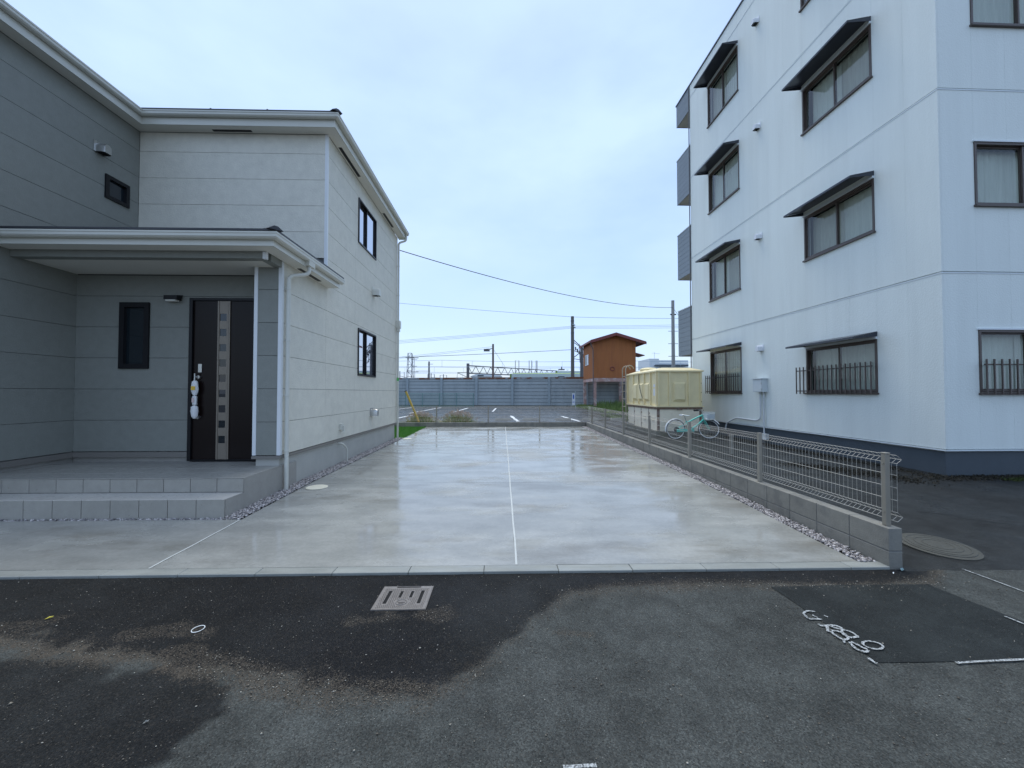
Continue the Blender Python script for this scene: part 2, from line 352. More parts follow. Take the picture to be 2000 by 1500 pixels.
    def prism(s, poly, vec, mi=0):         # polygon extruded along vec
        n = len(poly); vec = Vector(vec); P = [Vector(p) for p in poly]
        vs = P + [p + vec for p in P]
        fs = [tuple(range(n))[::-1], tuple(range(n, 2 * n))] + [(i, (i + 1) % n, n + (i + 1) % n, n + i) for i in range(n)]
        return s.add(vs, fs, mi)
    def sweep(s, path, prof, close=True, mi=0):   # profile (outward, z) along a plan polyline, mitred
        n = len(path); k = len(s.v); q = len(prof)
        T = [(Vector(path[i + 1]) - Vector(path[i])).normalized() for i in range(n - 1)]
        NN = [Vector((t.y, -t.x)) for t in T]
        for i in range(n):
            if i == 0: mv = NN[0]
            elif i == n - 1: mv = NN[-1]
            else: mv = (NN[i - 1] + NN[i]) / (1 + NN[i - 1].dot(NN[i]))
            for d, z in prof: s.v.append((path[i][0] + mv.x * d, path[i][1] + mv.y * d, z))
        for i in range(n - 1):
            for j in range(q if close else q - 1):
                s.f.append((k + i * q + j, k + i * q + (j + 1) % q, k + (i + 1) * q + (j + 1) % q, k + (i + 1) * q + j)); s.mi.append(mi)
        if close:
            s.f.append(tuple(k + j for j in range(q))); s.f.append(tuple(k + (n - 1) * q + j for j in range(q))); s.mi += [mi, mi]
        return s
    def mesh(s, name, mats, smooth=False):
        me = bpy.data.meshes.new(name); me.from_pydata(s.v, [], s.f)
        for m in (mats if isinstance(mats, (list, tuple)) else [mats]): me.materials.append(m)
        if len(me.materials) > 1: me.polygons.foreach_set('material_index', s.mi)
        bm = bmesh.new(); bm.from_mesh(me); bmesh.ops.recalc_face_normals(bm, faces=bm.faces[:]); bm.to_mesh(me); bm.free()
        if smooth:
            me.polygons.foreach_set('use_smooth', [True] * len(me.polygons)); me.set_sharp_from_angle(angle=math.radians(40))
        me.update(); return me
OFF = {}
def link(o, parent=None, loc=(0, 0, 0)):
    COL.objects.link(o)
    if parent is not None:
        o.parent = parent; o.location = Vector(loc) + OFF.get(parent.name, Vector((0, 0, 0)))
    else: o.location = loc
    return o
def B(name, mb, mats, parent=None, smooth=False, loc=(0, 0, 0), label=None, kind=None):
    me = mb if isinstance(mb, bpy.types.Mesh) else mb.mesh(name, mats, smooth)
    o = bpy.data.objects.new(name, me); link(o, parent, loc)
    if label: o['label'] = label
    if kind: o['kind'] = kind
    return o
def thing(name, label, cat, base, world=True, group=None, rotz=0.0):
    o = bpy.data.objects.new(name, None); COL.objects.link(o); o.empty_display_size = .2
    o.location = base; o.rotation_euler.z = rotz; o['label'] = label; o['category'] = cat
    if group: o['group'] = group
    OFF[o.name] = -Vector(base) if world else Vector((0, 0, 0))
    return o
def tag(o, label, cat, group=None):
    o['label'] = label; o['category'] = cat
    if group: o['group'] = group
    return o
def struct(name, mb, mats, smooth=False, parent=None):
    o = B(name, mb, mats, parent, smooth)
    o['kind'] = 'structure'; return o

def pieces(a0, a1, z0, z1, holes):         # a rectangle less its openings, as rectangles
    rects = [(a0, a1, z0, z1)]
    for h0, h1, g0, g1 in holes:
        new = []
        for (p0, p1, q0, q1) in rects:
            if h1 <= p0 or h0 >= p1 or g1 <= q0 or g0 >= q1: new.append((p0, p1, q0, q1)); continue
            if h0 > p0: new.append((p0, h0, q0, q1))
            if h1 < p1: new.append((h1, p1, q0, q1))
            m0, m1 = max(p0, h0), min(p1, h1)
            if g0 > q0: new.append((m0, m1, q0, g0))
            if g1 < q1: new.append((m0, m1, g1, q1))
        rects = new
    return [r for r in rects if r[1] - r[0] > .003 and r[3] - r[2] > .003]
def clad(fr, us, zs, holes, name, mat, parent, thick=.02, gap=.006, gapu=.003):
    for i in range(len(us) - 1):
        for j in range(len(zs) - 1):
            a0, a1 = us[i] + gapu / 2, us[i + 1] - gapu / 2
            z0, z1 = zs[j] + gap / 2, zs[j + 1] - gap / 2
            rects = pieces(a0, a1, z0, z1, holes)
            while rects:                    # pieces an opening leaves apart are objects of their own
                grp = [rects.pop()]; grew = True
                while grew:
                    grew = False
                    for q in list(rects):
                        for p in grp:
                            if min(p[1], q[1]) - max(p[0], q[0]) > -1e-6 and min(p[3], q[3]) - max(p[2], q[2]) > -1e-6: grp.append(q); rects.remove(q); grew = True; break
                mb = MB()
                for (p0, p1, q0, q1) in grp: mb.fbox(fr, p0, p1, -thick, 0, q0, q1)
                B(name, mb, mat, parent)
def wallcore(fr, a0, a1, z0, z1, holes, parent, mat=CORE, depth=(-.12, -.02), name='wall'):
    mb = MB()
    for (p0, p1, q0, q1) in pieces(a0, a1, z0, z1, holes): mb.fbox(fr, p0, p1, depth[0], depth[1], q0, q1)
    return B(name, mb, mat, parent)
def slider(fr, a0, a1, z0, z1, parent, fmat, gmat, fw=.045, curtain=None, front=.02, split=.5, swap=False, ch=1, inside=True):
    """two sliding sashes in a frame; curtain = (material, material) for the two halves"""
    mb = MB()
    for b in ((a0, a0 + fw, z0 + fw, z1 - fw), (a1 - fw, a1, z0 + fw, z1 - fw), (a0, a1, z0, z0 + fw), (a0, a1, z1 - fw, z1)):
        mb.fbox(fr, b[0], b[1], -.10, front, b[2], b[3])
    wn = B('window', mb, fmat, parent)
    am = a0 + (a1 - a0) * split; s = .028
    for k, (b0, b1) in enumerate(((a0 + fw + .002, am + s / 2), (am - s / 2, a1 - fw - .002))):
        d = -.045 if (k == 0) != swap else -.010
        c0, c1 = z0 + fw + .002, z1 - fw - .002
        sb = MB()
        for q in ((b0, b0 + s, c0 + s, c1 - s), (b1 - s, b1, c0 + s, c1 - s), (b0, b1, c0, c0 + s), (b0, b1, c1 - s, c1)):
            sb.fbox(fr, q[0], q[1], d - .026, d, q[2], q[3])
        B('sash', sb, fmat, wn)
        B('pane', MB().fbox(fr, b0 + s - .004, b1 - s + .004, d - .016, d - .010, c0 + s - .004, c1 - s + .004), gmat, wn)
        if curtain:
            cm, dz, w0, w1 = curtain[k]
            q0, q1 = b0 + (b1 - b0) * w0, b0 + (b1 - b0) * w1
            cb = MB(); n = 36; ph = random.random() * 6
            vs = []
            for i in range(n + 1):
                a = q0 + (q1 - q0) * i / n
                dd = -.19 + .008 * math.sin(i * 1.15 + ph) + .004 * math.sin(i * 2.7)
                vs += [fr.p(a, dd, z0 + .03), fr.p(a, dd * .95 - .01, z1 - .03 - dz)]
            cb.add(vs, [(2 * i, 2 * i + 2, 2 * i + 3, 2 * i + 1) for i in range(n)])
            B('curtain', cb, cm, wn, smooth=True)
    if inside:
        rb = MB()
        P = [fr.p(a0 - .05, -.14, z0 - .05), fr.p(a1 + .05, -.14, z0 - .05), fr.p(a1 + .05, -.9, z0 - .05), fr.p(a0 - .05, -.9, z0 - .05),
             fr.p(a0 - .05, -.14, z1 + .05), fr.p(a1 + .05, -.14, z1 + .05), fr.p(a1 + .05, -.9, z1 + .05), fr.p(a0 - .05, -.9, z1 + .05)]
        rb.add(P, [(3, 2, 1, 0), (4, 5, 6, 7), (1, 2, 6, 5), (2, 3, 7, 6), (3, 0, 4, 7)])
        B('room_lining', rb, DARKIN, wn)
    return wn
def ventcap(fr, a, z, parent, mat, r=.055, name='vent_hood'):
    mb = MB(); n = 14; L_ = r * 1.9
    # half-round cowl: a short barrel standing off the wall with a rounded top, open below
    ring = [(math.cos(math.pi * i / n), math.sin(math.pi * i / n)) for i in range(n + 1)]
    vs = []
    for d in (.012, .012 + L_ * .7, .012 + L_):
        k = 1.0 if d < .012 + L_ else .72
        for c, s_ in ring: vs.append(fr.p(a + c * r * k, d, z + s_ * r * k))
        vs.append(fr.p(a - r * k, d, z - r * 1.2)); vs.append(fr.p(a + r * k, d, z - r * 1.2))
    q = n + 3; fs = []
    for i in range(2):
        for j in range(q):
            if j == n + 1: continue
            fs.append((i * q + j, i * q + (j + 1) % q, (i + 1) * q + (j + 1) % q, (i + 1) * q + j))
    fs.append(tuple(range(2 * q, 3 * q)))
    mb.add(vs, fs)
    mb.fbox(fr, a - r * 1.25, a + r * 1.25, 0.001, .012, z - r * 1.1, z + r * 1.25)
    h = B(name, mb, mat, parent, smooth=True)
    B('vent_throat', MB().fbox(fr, a - r * .8, a + r * .8, .013, .012 + L_ * .6, z - r * 1.17, z - r * 1.1), PIT, h)
    return h

# ================================================================== GROUND
FP = 775.0
_th, _ps = math.atan(17 / FP), math.atan(19 / FP)
_fw = Vector((math.sin(_ps) * math.cos(_th), math.cos(_ps) * math.cos(_th), math.sin(_th))); _rt = Vector((math.cos(_ps), -math.sin(_ps), 0)); _up = _rt.cross(_fw)
def sight(px, py): return _fw + _rt * ((px - 1000) / FP) + _up * ((750 - py) / FP)      # survey helpers: a bearing from the standing point
def gpt(px, py, drop): r = sight(px, py); return (r.x * -drop / r.z, r.y * -drop / r.z)
def at(px, py, Y): r = sight(px, py); return (r.x * Y / r.y, Y, r.z * Y / r.y)
def lerp_tab(tab, v): return float(np.interp(v, [t[0] for t in tab], [t[1] for t in tab]))
DRIVE = [(3.0, -1.515), (3.45, -1.512), (5.0, -1.462), (6.5, -1.425), (9, -1.408), (12, -1.395), (16, -1.352), (17, -1.352)]
def dz(y): return lerp_tab(DRIVE, y)
ROADZ = -1.53
gm = MB().add([(-1500, -600, -1.75), (1500, -600, -1.75), (1500, 2500, -1.75), (-1500, 2500, -1.75)], [(0, 1, 2, 3)])
struct('ground', gm, M('ballast_ground', (.17, .165, .155), .9, var=.2, vscale=.4))

# road with wear masks
xs = np.concatenate([np.linspace(-60, -5.2, 24)[:-1], np.arange(-5.2, 5.2, .0135), np.linspace(5.2, 60, 24)])
ys = np.concatenate([np.linspace(-14, 1.2, 16)[:-1], np.arange(1.2, 3.386, .0135), [3.386]])
GX, GY = np.meshgrid(xs, ys)
def poly_sd(poly):                          # signed distance to a polygon outline (inside positive)
    P = np.array(poly); n = len(P); best = np.full(GX.shape, 1e9); ins = np.zeros(GX.shape, bool)
    for i in range(n):
        a, b = P[i], P[(i + 1) % n]; e = b - a
        tt = np.clip(((GX - a[0]) * e[0] + (GY - a[1]) * e[1]) / (e @ e + 1e-12), 0, 1)
        d = np.hypot(GX - a[0] - tt * e[0], GY - a[1] - tt * e[1]); best = np.minimum(best, d)
        c = ((a[1] > GY) != (b[1] > GY)) & (GX < (b[0] - a[0]) * (GY - a[1]) / (b[1] - a[1] + 1e-12) + a[0]); ins ^= c
    return np.where(ins, best, -best)
def poly_line(poly):
    P = np.array(poly); best = np.full(GX.shape, 1e9)
    for i in range(len(P) - 1):
        a, b = P[i], P[i + 1]; e = b - a
        tt = np.clip(((GX - a[0]) * e[0] + (GY - a[1]) * e[1]) / (e @ e + 1e-12), 0, 1)
        best = np.minimum(best, np.hypot(GX - a[0] - tt * e[0], GY - a[1] - tt * e[1]))
    return best
rs = np.random.RandomState(3)
def smooth_noise(cell, seed):
    r = np.random.RandomState(seed); n = 700
    g = r.rand(n, n); fx = (GX + 70) / cell; fy = (GY + 20) / cell
    ix = np.floor(fx).astype(int); iy = np.floor(fy).astype(int); tx = fx - ix; ty = fy - iy
    tx = tx * tx * (3 - 2 * tx); ty = ty * ty * (3 - 2 * ty); ix %= n; iy %= n; jx = (ix + 1) % n; jy = (iy + 1) % n
    return (g[iy, ix] * (1 - tx) + g[iy, jx] * tx) * (1 - ty) + (g[jy, ix] * (1 - tx) + g[jy, jx] * tx) * ty
nA, nB, nC, nD = smooth_noise(.35, 1), smooth_noise(.12, 2), smooth_noise(.045, 3), smooth_noise(.9, 4)
wob = np.where(GX > .25, .35, 1.0) * ((nA - .5) * .20 + (nB - .5) * .13 + (nC - .5) * .07)
edge_px = [(1822, 1118), (1790, 1137), (1700, 1143), (1500, 1141), (1330, 1142), (1200, 1150), (1120, 1158), (1075, 1185), (1040, 1215), (1010, 1255), (960, 1290),
           (900, 1325), (840, 1355), (760, 1360), (650, 1356), (560, 1342), (500, 1318), (440, 1295), (350, 1283), (250, 1270), (150, 1254), (60, 1243), (-300, 1236), (-1500, 1220)]
edge = [gpt(x, y, 1.53) for x, y in edge_px]
fresh1 = poly_sd(edge + [(-12, 4), (4.0, 4)])
dark2 = [gpt(x, y, 1.53) for x, y in [(-900, 1300), (-200, 1305), (60, 1302), (150, 1300), (230, 1308), (330, 1302), (455, 1338), (425, 1390), (350, 1470), (300, 1520), (240, 1600)]] + [(-1.6, .6), (-9, .6)]
fresh2 = poly_sd(dark2)
def sst(v, a, b): t_ = np.clip((v - a) / (b - a), 0, 1); return t_ * t_ * (3 - 2 * t_)
fr_ = np.maximum(sst(fresh1 + wob * .75, -.04, .05), .82 * sst(fresh2 + wob * .7, -.03, .05))
fr_ = np.clip(fr_ * (.80 + .4 * nD) , 0, 1)
ln = poly_line(edge[3:])
sand = sst(.10 + .12 * nD - np.abs(fresh1 + wob * .8 + .02), 0, .16) * (fresh1 < .22) * (.25 + .9 * nA)
extra = [([(690, 1215), (760, 1205), (860, 1200)], .07, .45), ([(740, 1195), (820, 1193)], .03, .6), ([(1080, 1235), (1150, 1240)], .05, .5), ([(1490, 1150), (1800, 1150)], .05, .55),
         ([(240, 1240), (330, 1230), (400, 1235)], .05, .45), ([(-200, 1235), (60, 1225), (130, 1205)], .06, .45),
         ([(330, 1280), (520, 1310), (650, 1345), (850, 1345)], .07, .55)]
for pl, wd, am in extra:
    d = poly_line([gpt(x, y, 1.53) for x, y in pl]); sand = np.maximum(sand, am * sst(wd * 1.3 - d + wob * .6, 0, wd))
sand = np.clip(sand, 0, 1) * .70
V = np.stack([GX.ravel(), GY.ravel(), np.full(GX.size, ROADZ) + ((nB - .5) * .002).ravel()], 1)
ny, nx = GX.shape; idx = np.arange(ny * nx).reshape(ny, nx)
FQ = np.stack([idx[:-1, :-1].ravel(), idx[:-1, 1:].ravel(), idx[1:, 1:].ravel(), idx[1:, :-1].ravel()], 1)
def np_mesh(name, V, FQ, mat, attrs=None):
    me = bpy.data.meshes.new(name); k = FQ.shape[1]
    me.vertices.add(len(V)); me.vertices.foreach_set('co', V.astype(np.float32).ravel())
    me.loops.add(FQ.size); me.loops.foreach_set('vertex_index', FQ.astype(np.int32).ravel())
    me.polygons.add(len(FQ)); me.polygons.foreach_set('loop_start', np.arange(0, FQ.size, k, dtype=np.int32)); me.polygons.foreach_set('loop_total', np.full(len(FQ), k, dtype=np.int32))
    me.materials.append(mat); me.update(calc_edges=True)
    for an, av in (attrs or {}).items():
        at = me.attributes.new(an, 'FLOAT', 'POINT'); at.data.foreach_set('value', av.astype(np.float32).ravel())
    return me
me = np_mesh('road', V, FQ, ASPH, {'fresh': fr_, 'sand': sand})
o = bpy.data.objects.new('road', me); COL.objects.link(o); o['kind'] = 'structure'

# loose grit on the road: chips of stone, thickest along the washed-out edge of the new asphalt
def grit():
    r = np.random.RandomState(21); m = (GX > -4.9) & (GX < 4.6) & (GY > 1.45) & (GY < 3.38)
    gx, gy, sn = GX[m], GY[m], sand[m]; p = (sn ** 1.5 * np.where(gx < -1.7, .30, 1.0)) + .014; p = p / p.sum(); n = 10500
    k = r.choice(len(gx), n, p=p); x = gx[k] + r.uniform(-.01, .01, n); y = gy[k] + r.uniform(-.01, .01, n)
    O = np.array([(1, 0, 0), (0, 1, 0), (-1, 0, 0), (0, -1, 0), (0, 0, 1), (0, 0, -1)], float); T = np.array([(0, 1, 4), (1, 2, 4), (2, 3, 4), (3, 0, 4), (1, 0, 5), (2, 1, 5), (3, 2, 5), (0, 3, 5)])
    s = r.gamma(3.0, .0006, n) + .0010; a = r.rand(n) * 6.28
    W = O[None] * s[:, None, None] * np.stack([r.uniform(.7, 1.4, n), r.uniform(.7, 1.2, n), r.uniform(.5, .9, n)], 1)[:, None, :] * r.uniform(.75, 1.2, (n, 6, 1))
    c, sn_ = np.cos(a)[:, None], np.sin(a)[:, None]
    V = np.stack([W[..., 0] * c - W[..., 1] * sn_ + x[:, None], W[..., 0] * sn_ + W[..., 1] * c + y[:, None], W[..., 2] + ROADZ + .001 + s[:, None] * .4], -1).reshape(-1, 3)
    FQ = (T[None] + (np.arange(n) * 6)[:, None, None]).reshape(-1, 3)
    mt = M('road_grit', (.2, .18, .15), .75); t = mt.node_tree; geo = N(t, 'ShaderNodeNewGeometry'); rp = N(t, 'ShaderNodeValToRGB'); e = rp.color_ramp.elements
    e[0].color = (.06, .052, .042, 1); e[1].color = (.50, .47, .40, 1); q = e.new(.55); q.color = (.13, .108, .080, 1); q = e.new(.88); q.color = (.25, .22, .17, 1)
    t.links.new(geo.outputs['Random Per Island'], rp.inputs[0]); t.links.new(rp.outputs[0], t.nodes['Principled BSDF'].inputs['Base Color'])
    me = np_mesh('grit', V, FQ, mt); o = bpy.data.objects.new('grit', me); COL.objects.link(o); o['kind'] = 'stuff'; o['label'] = 'loose stone grit along the edge of the new asphalt'
grit()
# sawn asphalt patch with worn painted scribbles and line remnants
pz = ROADZ + .004
pp = [gpt(x, y, 1.526) for x, y in [(1505, 1146), (1545, 1172), (1600, 1210), (1660, 1252), (1714, 1294), (1850, 1292), (2000, 1288), (2500, 1276), (2300, 1232), (2000, 1214), (1900, 1176), (1812, 1141), (1650, 1142)]]
struct('asphalt_patch', MB().add([(x, y, pz) for x, y in pp], [tuple(range(len(pp)))]), ASPHP)
def ribbon(mb, pts, wd, z):
    P = [Vector(p) for p in pts]
    # round the polyline
    Q = []
    for i in range(len(P) - 1):
        p0, p1, p2, p3 = P[max(i - 1, 0)], P[i], P[i + 1], P[min(i + 2, len(P) - 1)]
        for k in range(4):
            t = k / 4; Q.append(.5 * ((2 * p1) + (p2 - p0) * t + (2 * p0 - 5 * p1 + 4 * p2 - p3) * t * t + (3 * p1 - p0 - 3 * p2 + p3) * t ** 3))
    Q.append(P[-1]); vs = []
    for i, q in enumerate(Q):
        t = Q[min(i + 1, len(Q) - 1)] - Q[max(i - 1, 0)]; t.normalize(); n = Vector((-t.y, t.x)) * wd * random.uniform(.35, .65)
        vs += [(q.x + n.x, q.y + n.y, z), (q.x - n.x, q.y - n.y, z)]
    mb.add(vs, [(2 * i, 2 * i + 1, 2 * i + 3, 2 * i + 2) for i in range(len(Q) - 1)])
def zz(pts): return [gpt(1540 + x * .11, 1170 + y * .11, 1.52) for x, y in pts]
strokes = [[(470, 215), (340, 205), (270, 245), (300, 290), (360, 340), (470, 345), (590, 352)], [(420, 275), (470, 300), (520, 325)], [(630, 285), (700, 315)],
           [(530, 440), (600, 470), (760, 462), (880, 480), (960, 530), (850, 515), (740, 472)], [(680, 462), (690, 510), (705, 575)],
           [(750, 570), (830, 640), (960, 710), (1060, 700), (1000, 620), (880, 570), (760, 555)],
           [(960, 545), (1080, 570), (1200, 640), (1220, 668), (1100, 680), (1000, 640), (950, 590), (960, 545)], [(980, 720), (990, 775)],
           [(1080, 760), (1180, 870), (1260, 910), (1380, 940), (1420, 908)], [(1110, 760), (1220, 810), (1330, 870), (1400, 890)],
           [(1500 + 190 * math.cos(a) * .95 - 60 * math.sin(a) * .25, 822 + 60 * math.sin(a) + 190 * math.cos(a) * .20) for a in [i * math.pi / 6 for i in range(13)]],
           [(1420, 1050), (1500, 1110), (1570, 1150)]]
mb = MB()
for k, s_ in enumerate(strokes): ribbon(mb, zz(s_), .016 if k not in (10, 1, 2) else .012, ROADZ + .0085 + .0004 * k)
struct('painted_mark', mb, CHALK)
def line_struct(name, pix, wd, drop, mat=LINEW, z=None):
    mb = MB(); P = [gpt(x, y, drop) for x, y in pix]; ribbon(mb, P, wd, -drop if z is None else z); return struct(name, mb, mat)
line_struct('road_line', [(1880, 1111), (1935, 1131), (2040, 1170)], .013, 1.522, CHALK)
line_struct('road_line', [(1962, 1203), (2040, 1234)], .013, 1.518, CHALK)
line_struct('road_line', [(1868, 1294), (1940, 1290), (2060, 1285)], .016, 1.519, CHALK)
line_struct('road_line', [(1100, 1498), (1165, 1494)], .016, 1.526, CHALK)

# driveway slab: four bays between joint strips, each with its own slight level
def slab(x0, x1, y0, y1, nyy=26):
    mb = MB(); yy = [y0 + (y1 - y0) * i / nyy for i in range(nyy + 1)]
    n = len(yy); vs = []
    for y in yy: vs += [(x0, y, dz(y)), (x1, y, dz(y))]
    fs = [(2 * i, 2 * i + 1, 2 * i + 3, 2 * i + 2) for i in range(n - 1)]
    k = len(vs)
    for y in yy: vs += [(x0, y, dz(y) - .12), (x1, y, dz(y) - .12)]
    fs += [(2 * i, 2 * i + 2, k + 2 * i + 2, k + 2 * i) for i in range(n - 1)] + [(2 * i + 1, 2 * i + 3, k + 2 * i + 3, k + 2 * i + 1) for i in range(n - 1)]
    fs += [(0, 1, k + 1, k), (2 * n - 2, 2 * n - 1, k + 2 * n - 1, k + 2 * n - 2)]
    return mb.add(vs, fs)
drv = struct('driveway', slab(-7.4, 3.36, 3.511, 3.513, 1), GROUT)
JX = .125; g = .0085
drv_bays = [(-3.03 + g, JX - g, 3.51, 6.36 - .004), (JX + g, 3.18, 3.51, 6.36 - .004), (-3.03 + g, JX - g, 6.36 + .004, 15.86), (JX + g, 3.18, 6.36 + .004, 15.86), (-7.4, -3.03 - g, 3.51, 4.72)]
for x0, x1, y0, y1 in drv_bays: B('slab', slab(x0, x1, y0, y1), WETC, drv)
def strip(x0, x1, y0, y1, h=.003):
    mb = MB(); yy = np.linspace(y0, y1, 24); vs = []
    for y in yy:
        j = .002 * math.sin(y * 5) + .0015 * math.sin(y * 13)
        vs += [(x0 + j, y, dz(y) + h), (x1 + j, y, dz(y) + h)]
    return mb.add(vs, [(2 * i, 2 * i + 1, 2 * i + 3, 2 * i + 2) for i in range(23)])
B('joint_strip', strip(JX - .009, JX + .009, 3.512, 15.8), JOINT, drv)
B('joint_strip', strip(-3.039, -3.021, 3.512, 4.70), JOINT, drv)
# bed under the drive, gravel and turf
struct('soil', MB().add([(-14, 3.40, -1.60), (3.4, 3.40, -1.60), (3.4, 15.9, -1.48), (-14, 15.9, -1.48)], [(0, 1, 2, 3)]), M('soil', (.12, .11, .10), .95, var=.2))
# kerb stones along the road
kroot = thing('kerb', 'pale concrete kerb set flush along the edge of the road', 'kerb', (0, 3.41, ROADZ))
del kroot['category'], kroot['label']; kroot['kind'] = 'structure'
kx = -.79 - .635 * 16
while kx < 3.3:
    x1 = min(kx + .6325, 3.36)
    B('kerb_stone', MB().cbox(kx + .0015, 3.390, ROADZ - .12, x1, 3.508, -1.509 + random.uniform(-.002, .0015), .0035), KERB, kroot)
    kx += .635

# gravel
def stones(name, boxes, n_per_m2, size, mat, label=None):
    ico = [(0, 0, -1), (.72, -.53, -.45), (-.28, -.85, -.45), (-.89, 0, -.45), (-.28, .85, -.45), (.72, .53, -.45), (.28, -.85, .45), (-.72, -.53, .45), (-.72, .53, .45), (.28, .85, .45), (.89, 0, .45), (0, 0, 1)]
    fc = [(0, 1, 2), (1, 0, 5), (0, 2, 3), (0, 3, 4), (0, 4, 5), (1, 5, 10), (2, 1, 6), (3, 2, 7), (4, 3, 8), (5, 4, 9), (1, 10, 6), (2, 6, 7), (3, 7, 8), (4, 8, 9), (5, 9, 10), (6, 10, 11), (7, 6, 11), (8, 7, 11), (9, 8, 11), (10, 9, 11)]
    I = np.array(ico); FC = np.array(fc); VV = []; FF = []; k = 0; r = np.random.RandomState(11)
    for (x0, y0, x1, y1, lift) in boxes:
        for _ in range(int((x1 - x0) * (y1 - y0) * n_per_m2)):
            p = r.rand(3); y = y0 + (y1 - y0) * p[1]; s = size * r.uniform(.55, 1.25)
            sc = s * np.array([r.uniform(.7, 1.3), r.uniform(.7, 1.3), r.uniform(.5, .9)])
            a = r.rand() * 6.28; c, sn = math.cos(a), math.sin(a)
            W = I * sc * (1 + r.uniform(-.22, .22, (12, 1)))
            W = np.stack([W[:, 0] * c - W[:, 1] * sn, W[:, 0] * sn + W[:, 1] * c, W[:, 2]], 1)
            VV.append(W + [x0 + (x1 - x0) * p[0], y, dz(y) + lift + r.uniform(-.012, .008)]); FF.append(FC + k); k += 12
    me = np_mesh(name, np.concatenate(VV), np.concatenate(FF), mat)
    o = bpy.data.objects.new(name, me); COL.objects.link(o); o['kind'] = 'stuff'
    if label: o['label'] = label
    return o
def stone_mat():
    m = M('grey_pebbles', (.34, .32, .31), .75); t = m.node_tree; b = t.nodes['Principled BSDF']; lk = t.links.new
    geo = N(t, 'ShaderNodeNewGeometry'); rp = N(t, 'ShaderNodeValToRGB'); e = rp.color_ramp.elements
    e[0].color = (.13, .12, .125, 1); e[1].color = (.62, .58, .56, 1); x = e.new(.5); x.color = (.33, .305, .30, 1)
    lk(geo.outputs['Random Per Island'], rp.inputs[0]); lk(rp.outputs[0], b.inputs['Base Color']); return m
PEB = stone_mat()
stones('gravel', [(3.185, 3.50, 3.345, 15.8, .002)], 5200, .0115, PEB, 'strip of grey pebbles along the foot of the block wall')
stones('gravel', [(-3.255, 4.72, -3.045, 12.3, .004), (-7.0, 4.715, -3.25, 4.76, .0)], 5200, .0115, PEB, 'strip of grey pebbles along the foot of the house and steps')
# artificial turf behind the house
tv = []; tf = []; r = np.random.RandomState(5)
for i in range(26000):
    x = r.uniform(-5.2, -3.0); y = r.uniform(12.4, 15.85); h = r.uniform(.025, .045); a = r.rand() * 6.28; lx, ly = r.uniform(-.02, .02, 2)
    c, s = math.cos(a) * .0045, math.sin(a) * .0045; z = dz(y) - .005
    k = len(tv); tv += [(x - c, y - s, z), (x + c, y + s, z), (x + lx, y + ly, z + h)]; tf.append((k, k + 1, k + 2))
me = np_mesh('turf', np.array(tv), np.array(tf), TURF); o = bpy.data.objects.new('turf', me); COL.objects.link(o); o['kind'] = 'stuff'; o['label'] = 'bright green turf at the rear corner of the house'
struct('turf_bed', MB().add([(-14, 12.3, dz(12.3) - .004), (-3.03, 12.3, dz(12.3) - .004), (-3.03, 15.87, dz(15.87) - .004), (-14, 15.87, dz(15.87) - .004)], [(0, 1, 2, 3)]), M('turf_base', (.05, .15, .018), .9, var=.3, vscale=15))

# the apartment's asphalt yard and the car park beyond
LOT = [(3.35, -1.53), (4.2, -1.50), (5.5, -1.42), (7, -1.385), (10, -1.40), (14, -1.41), (20, -1.41), (60, -1.42)]
def lz(y): return lerp_tab(LOT, y)
mb = MB(); yy = [3.352, 3.6, 3.9, 4.2, 4.5, 5, 5.5, 6, 6.5, 7, 8, 9, 10, 12, 14, 16]
vs = []
for y in yy: vs += [(3.46, y, lz(y)), (60, y, lz(y))]
mb.add(vs, [(2 * i, 2 * i + 1, 2 * i + 3, 2 * i + 2) for i in range(len(yy) - 1)])
struct('yard', mb, ASPHL)
struct('car_park', MB().add([(-60, 16.0, -1.405), (60, 16.0, -1.405), (60, 40, -1.415), (60, 52, -1.42), (-60, 52, -1.42), (-60, 40, -1.415)], [(0, 1, 2, 5), (5, 2, 3, 4)]), ASPHC)
for pts in ([(770, 800), (805, 796)], [(800, 807), (862, 796)], [(770, 818), (805, 811)], [(886, 805), (914, 797)], [(962, 804), (969, 797)], [(998, 812), (1004, 817), (1012, 823)], [(1097, 813), (1115, 818), (1132, 823)]):
    line_struct('parking_line', pts, .16, 1.398, LINEW)
line_struct('yard_crack', [(1790, 998), (1850, 1003), (1900, 1011), (2000, 1020), (2060, 1024)], .014, 1.455, PIT, z=-1.462)

# ================================================================== BLOCK WALLS AND MESH FENCES
def block_mesh(l, h, wd):
    return MB().cbox(0, 0, 0, wd, l, h, .004).mesh('block', BLOCK)
bw = thing('block_wall', 'long low grey block wall running back beside the apartment yard, white gravel at its foot', 'wall', (3.42, 3.40, -1.55))
BW0, BL, BH = 3.395, .4, .2
ztop = -1.178
B('mortar', MB().box(3.366, BW0 + .004, -1.70, 3.474, 15.985, ztop - .004), BTOP, bw)
b_up = block_mesh(BL - .007, BH - .006, .12)
for i in range(31):
    y = BW0 + i * BL
    B('block', b_up, None, bw, loc=(3.36, y, ztop - BH + .003))
    for k in range(2):
        B('block', b_up, None, bw, loc=(3.36, y, ztop - (2 + k) * BH + .001 * (1 - k)))
rw = thing('block_wall', 'low grey block wall across the far end of the driveway with dry grass behind it', 'wall', (0, 15.93, -1.40))
B('mortar', MB().box(-9.0, 15.876, -1.60, 3.355, 15.984, ztop - .004), BTOP, rw)
b_r = MB().cbox(0, 0, 0, .393, .12, .194, .004).mesh('block', BLOCK)
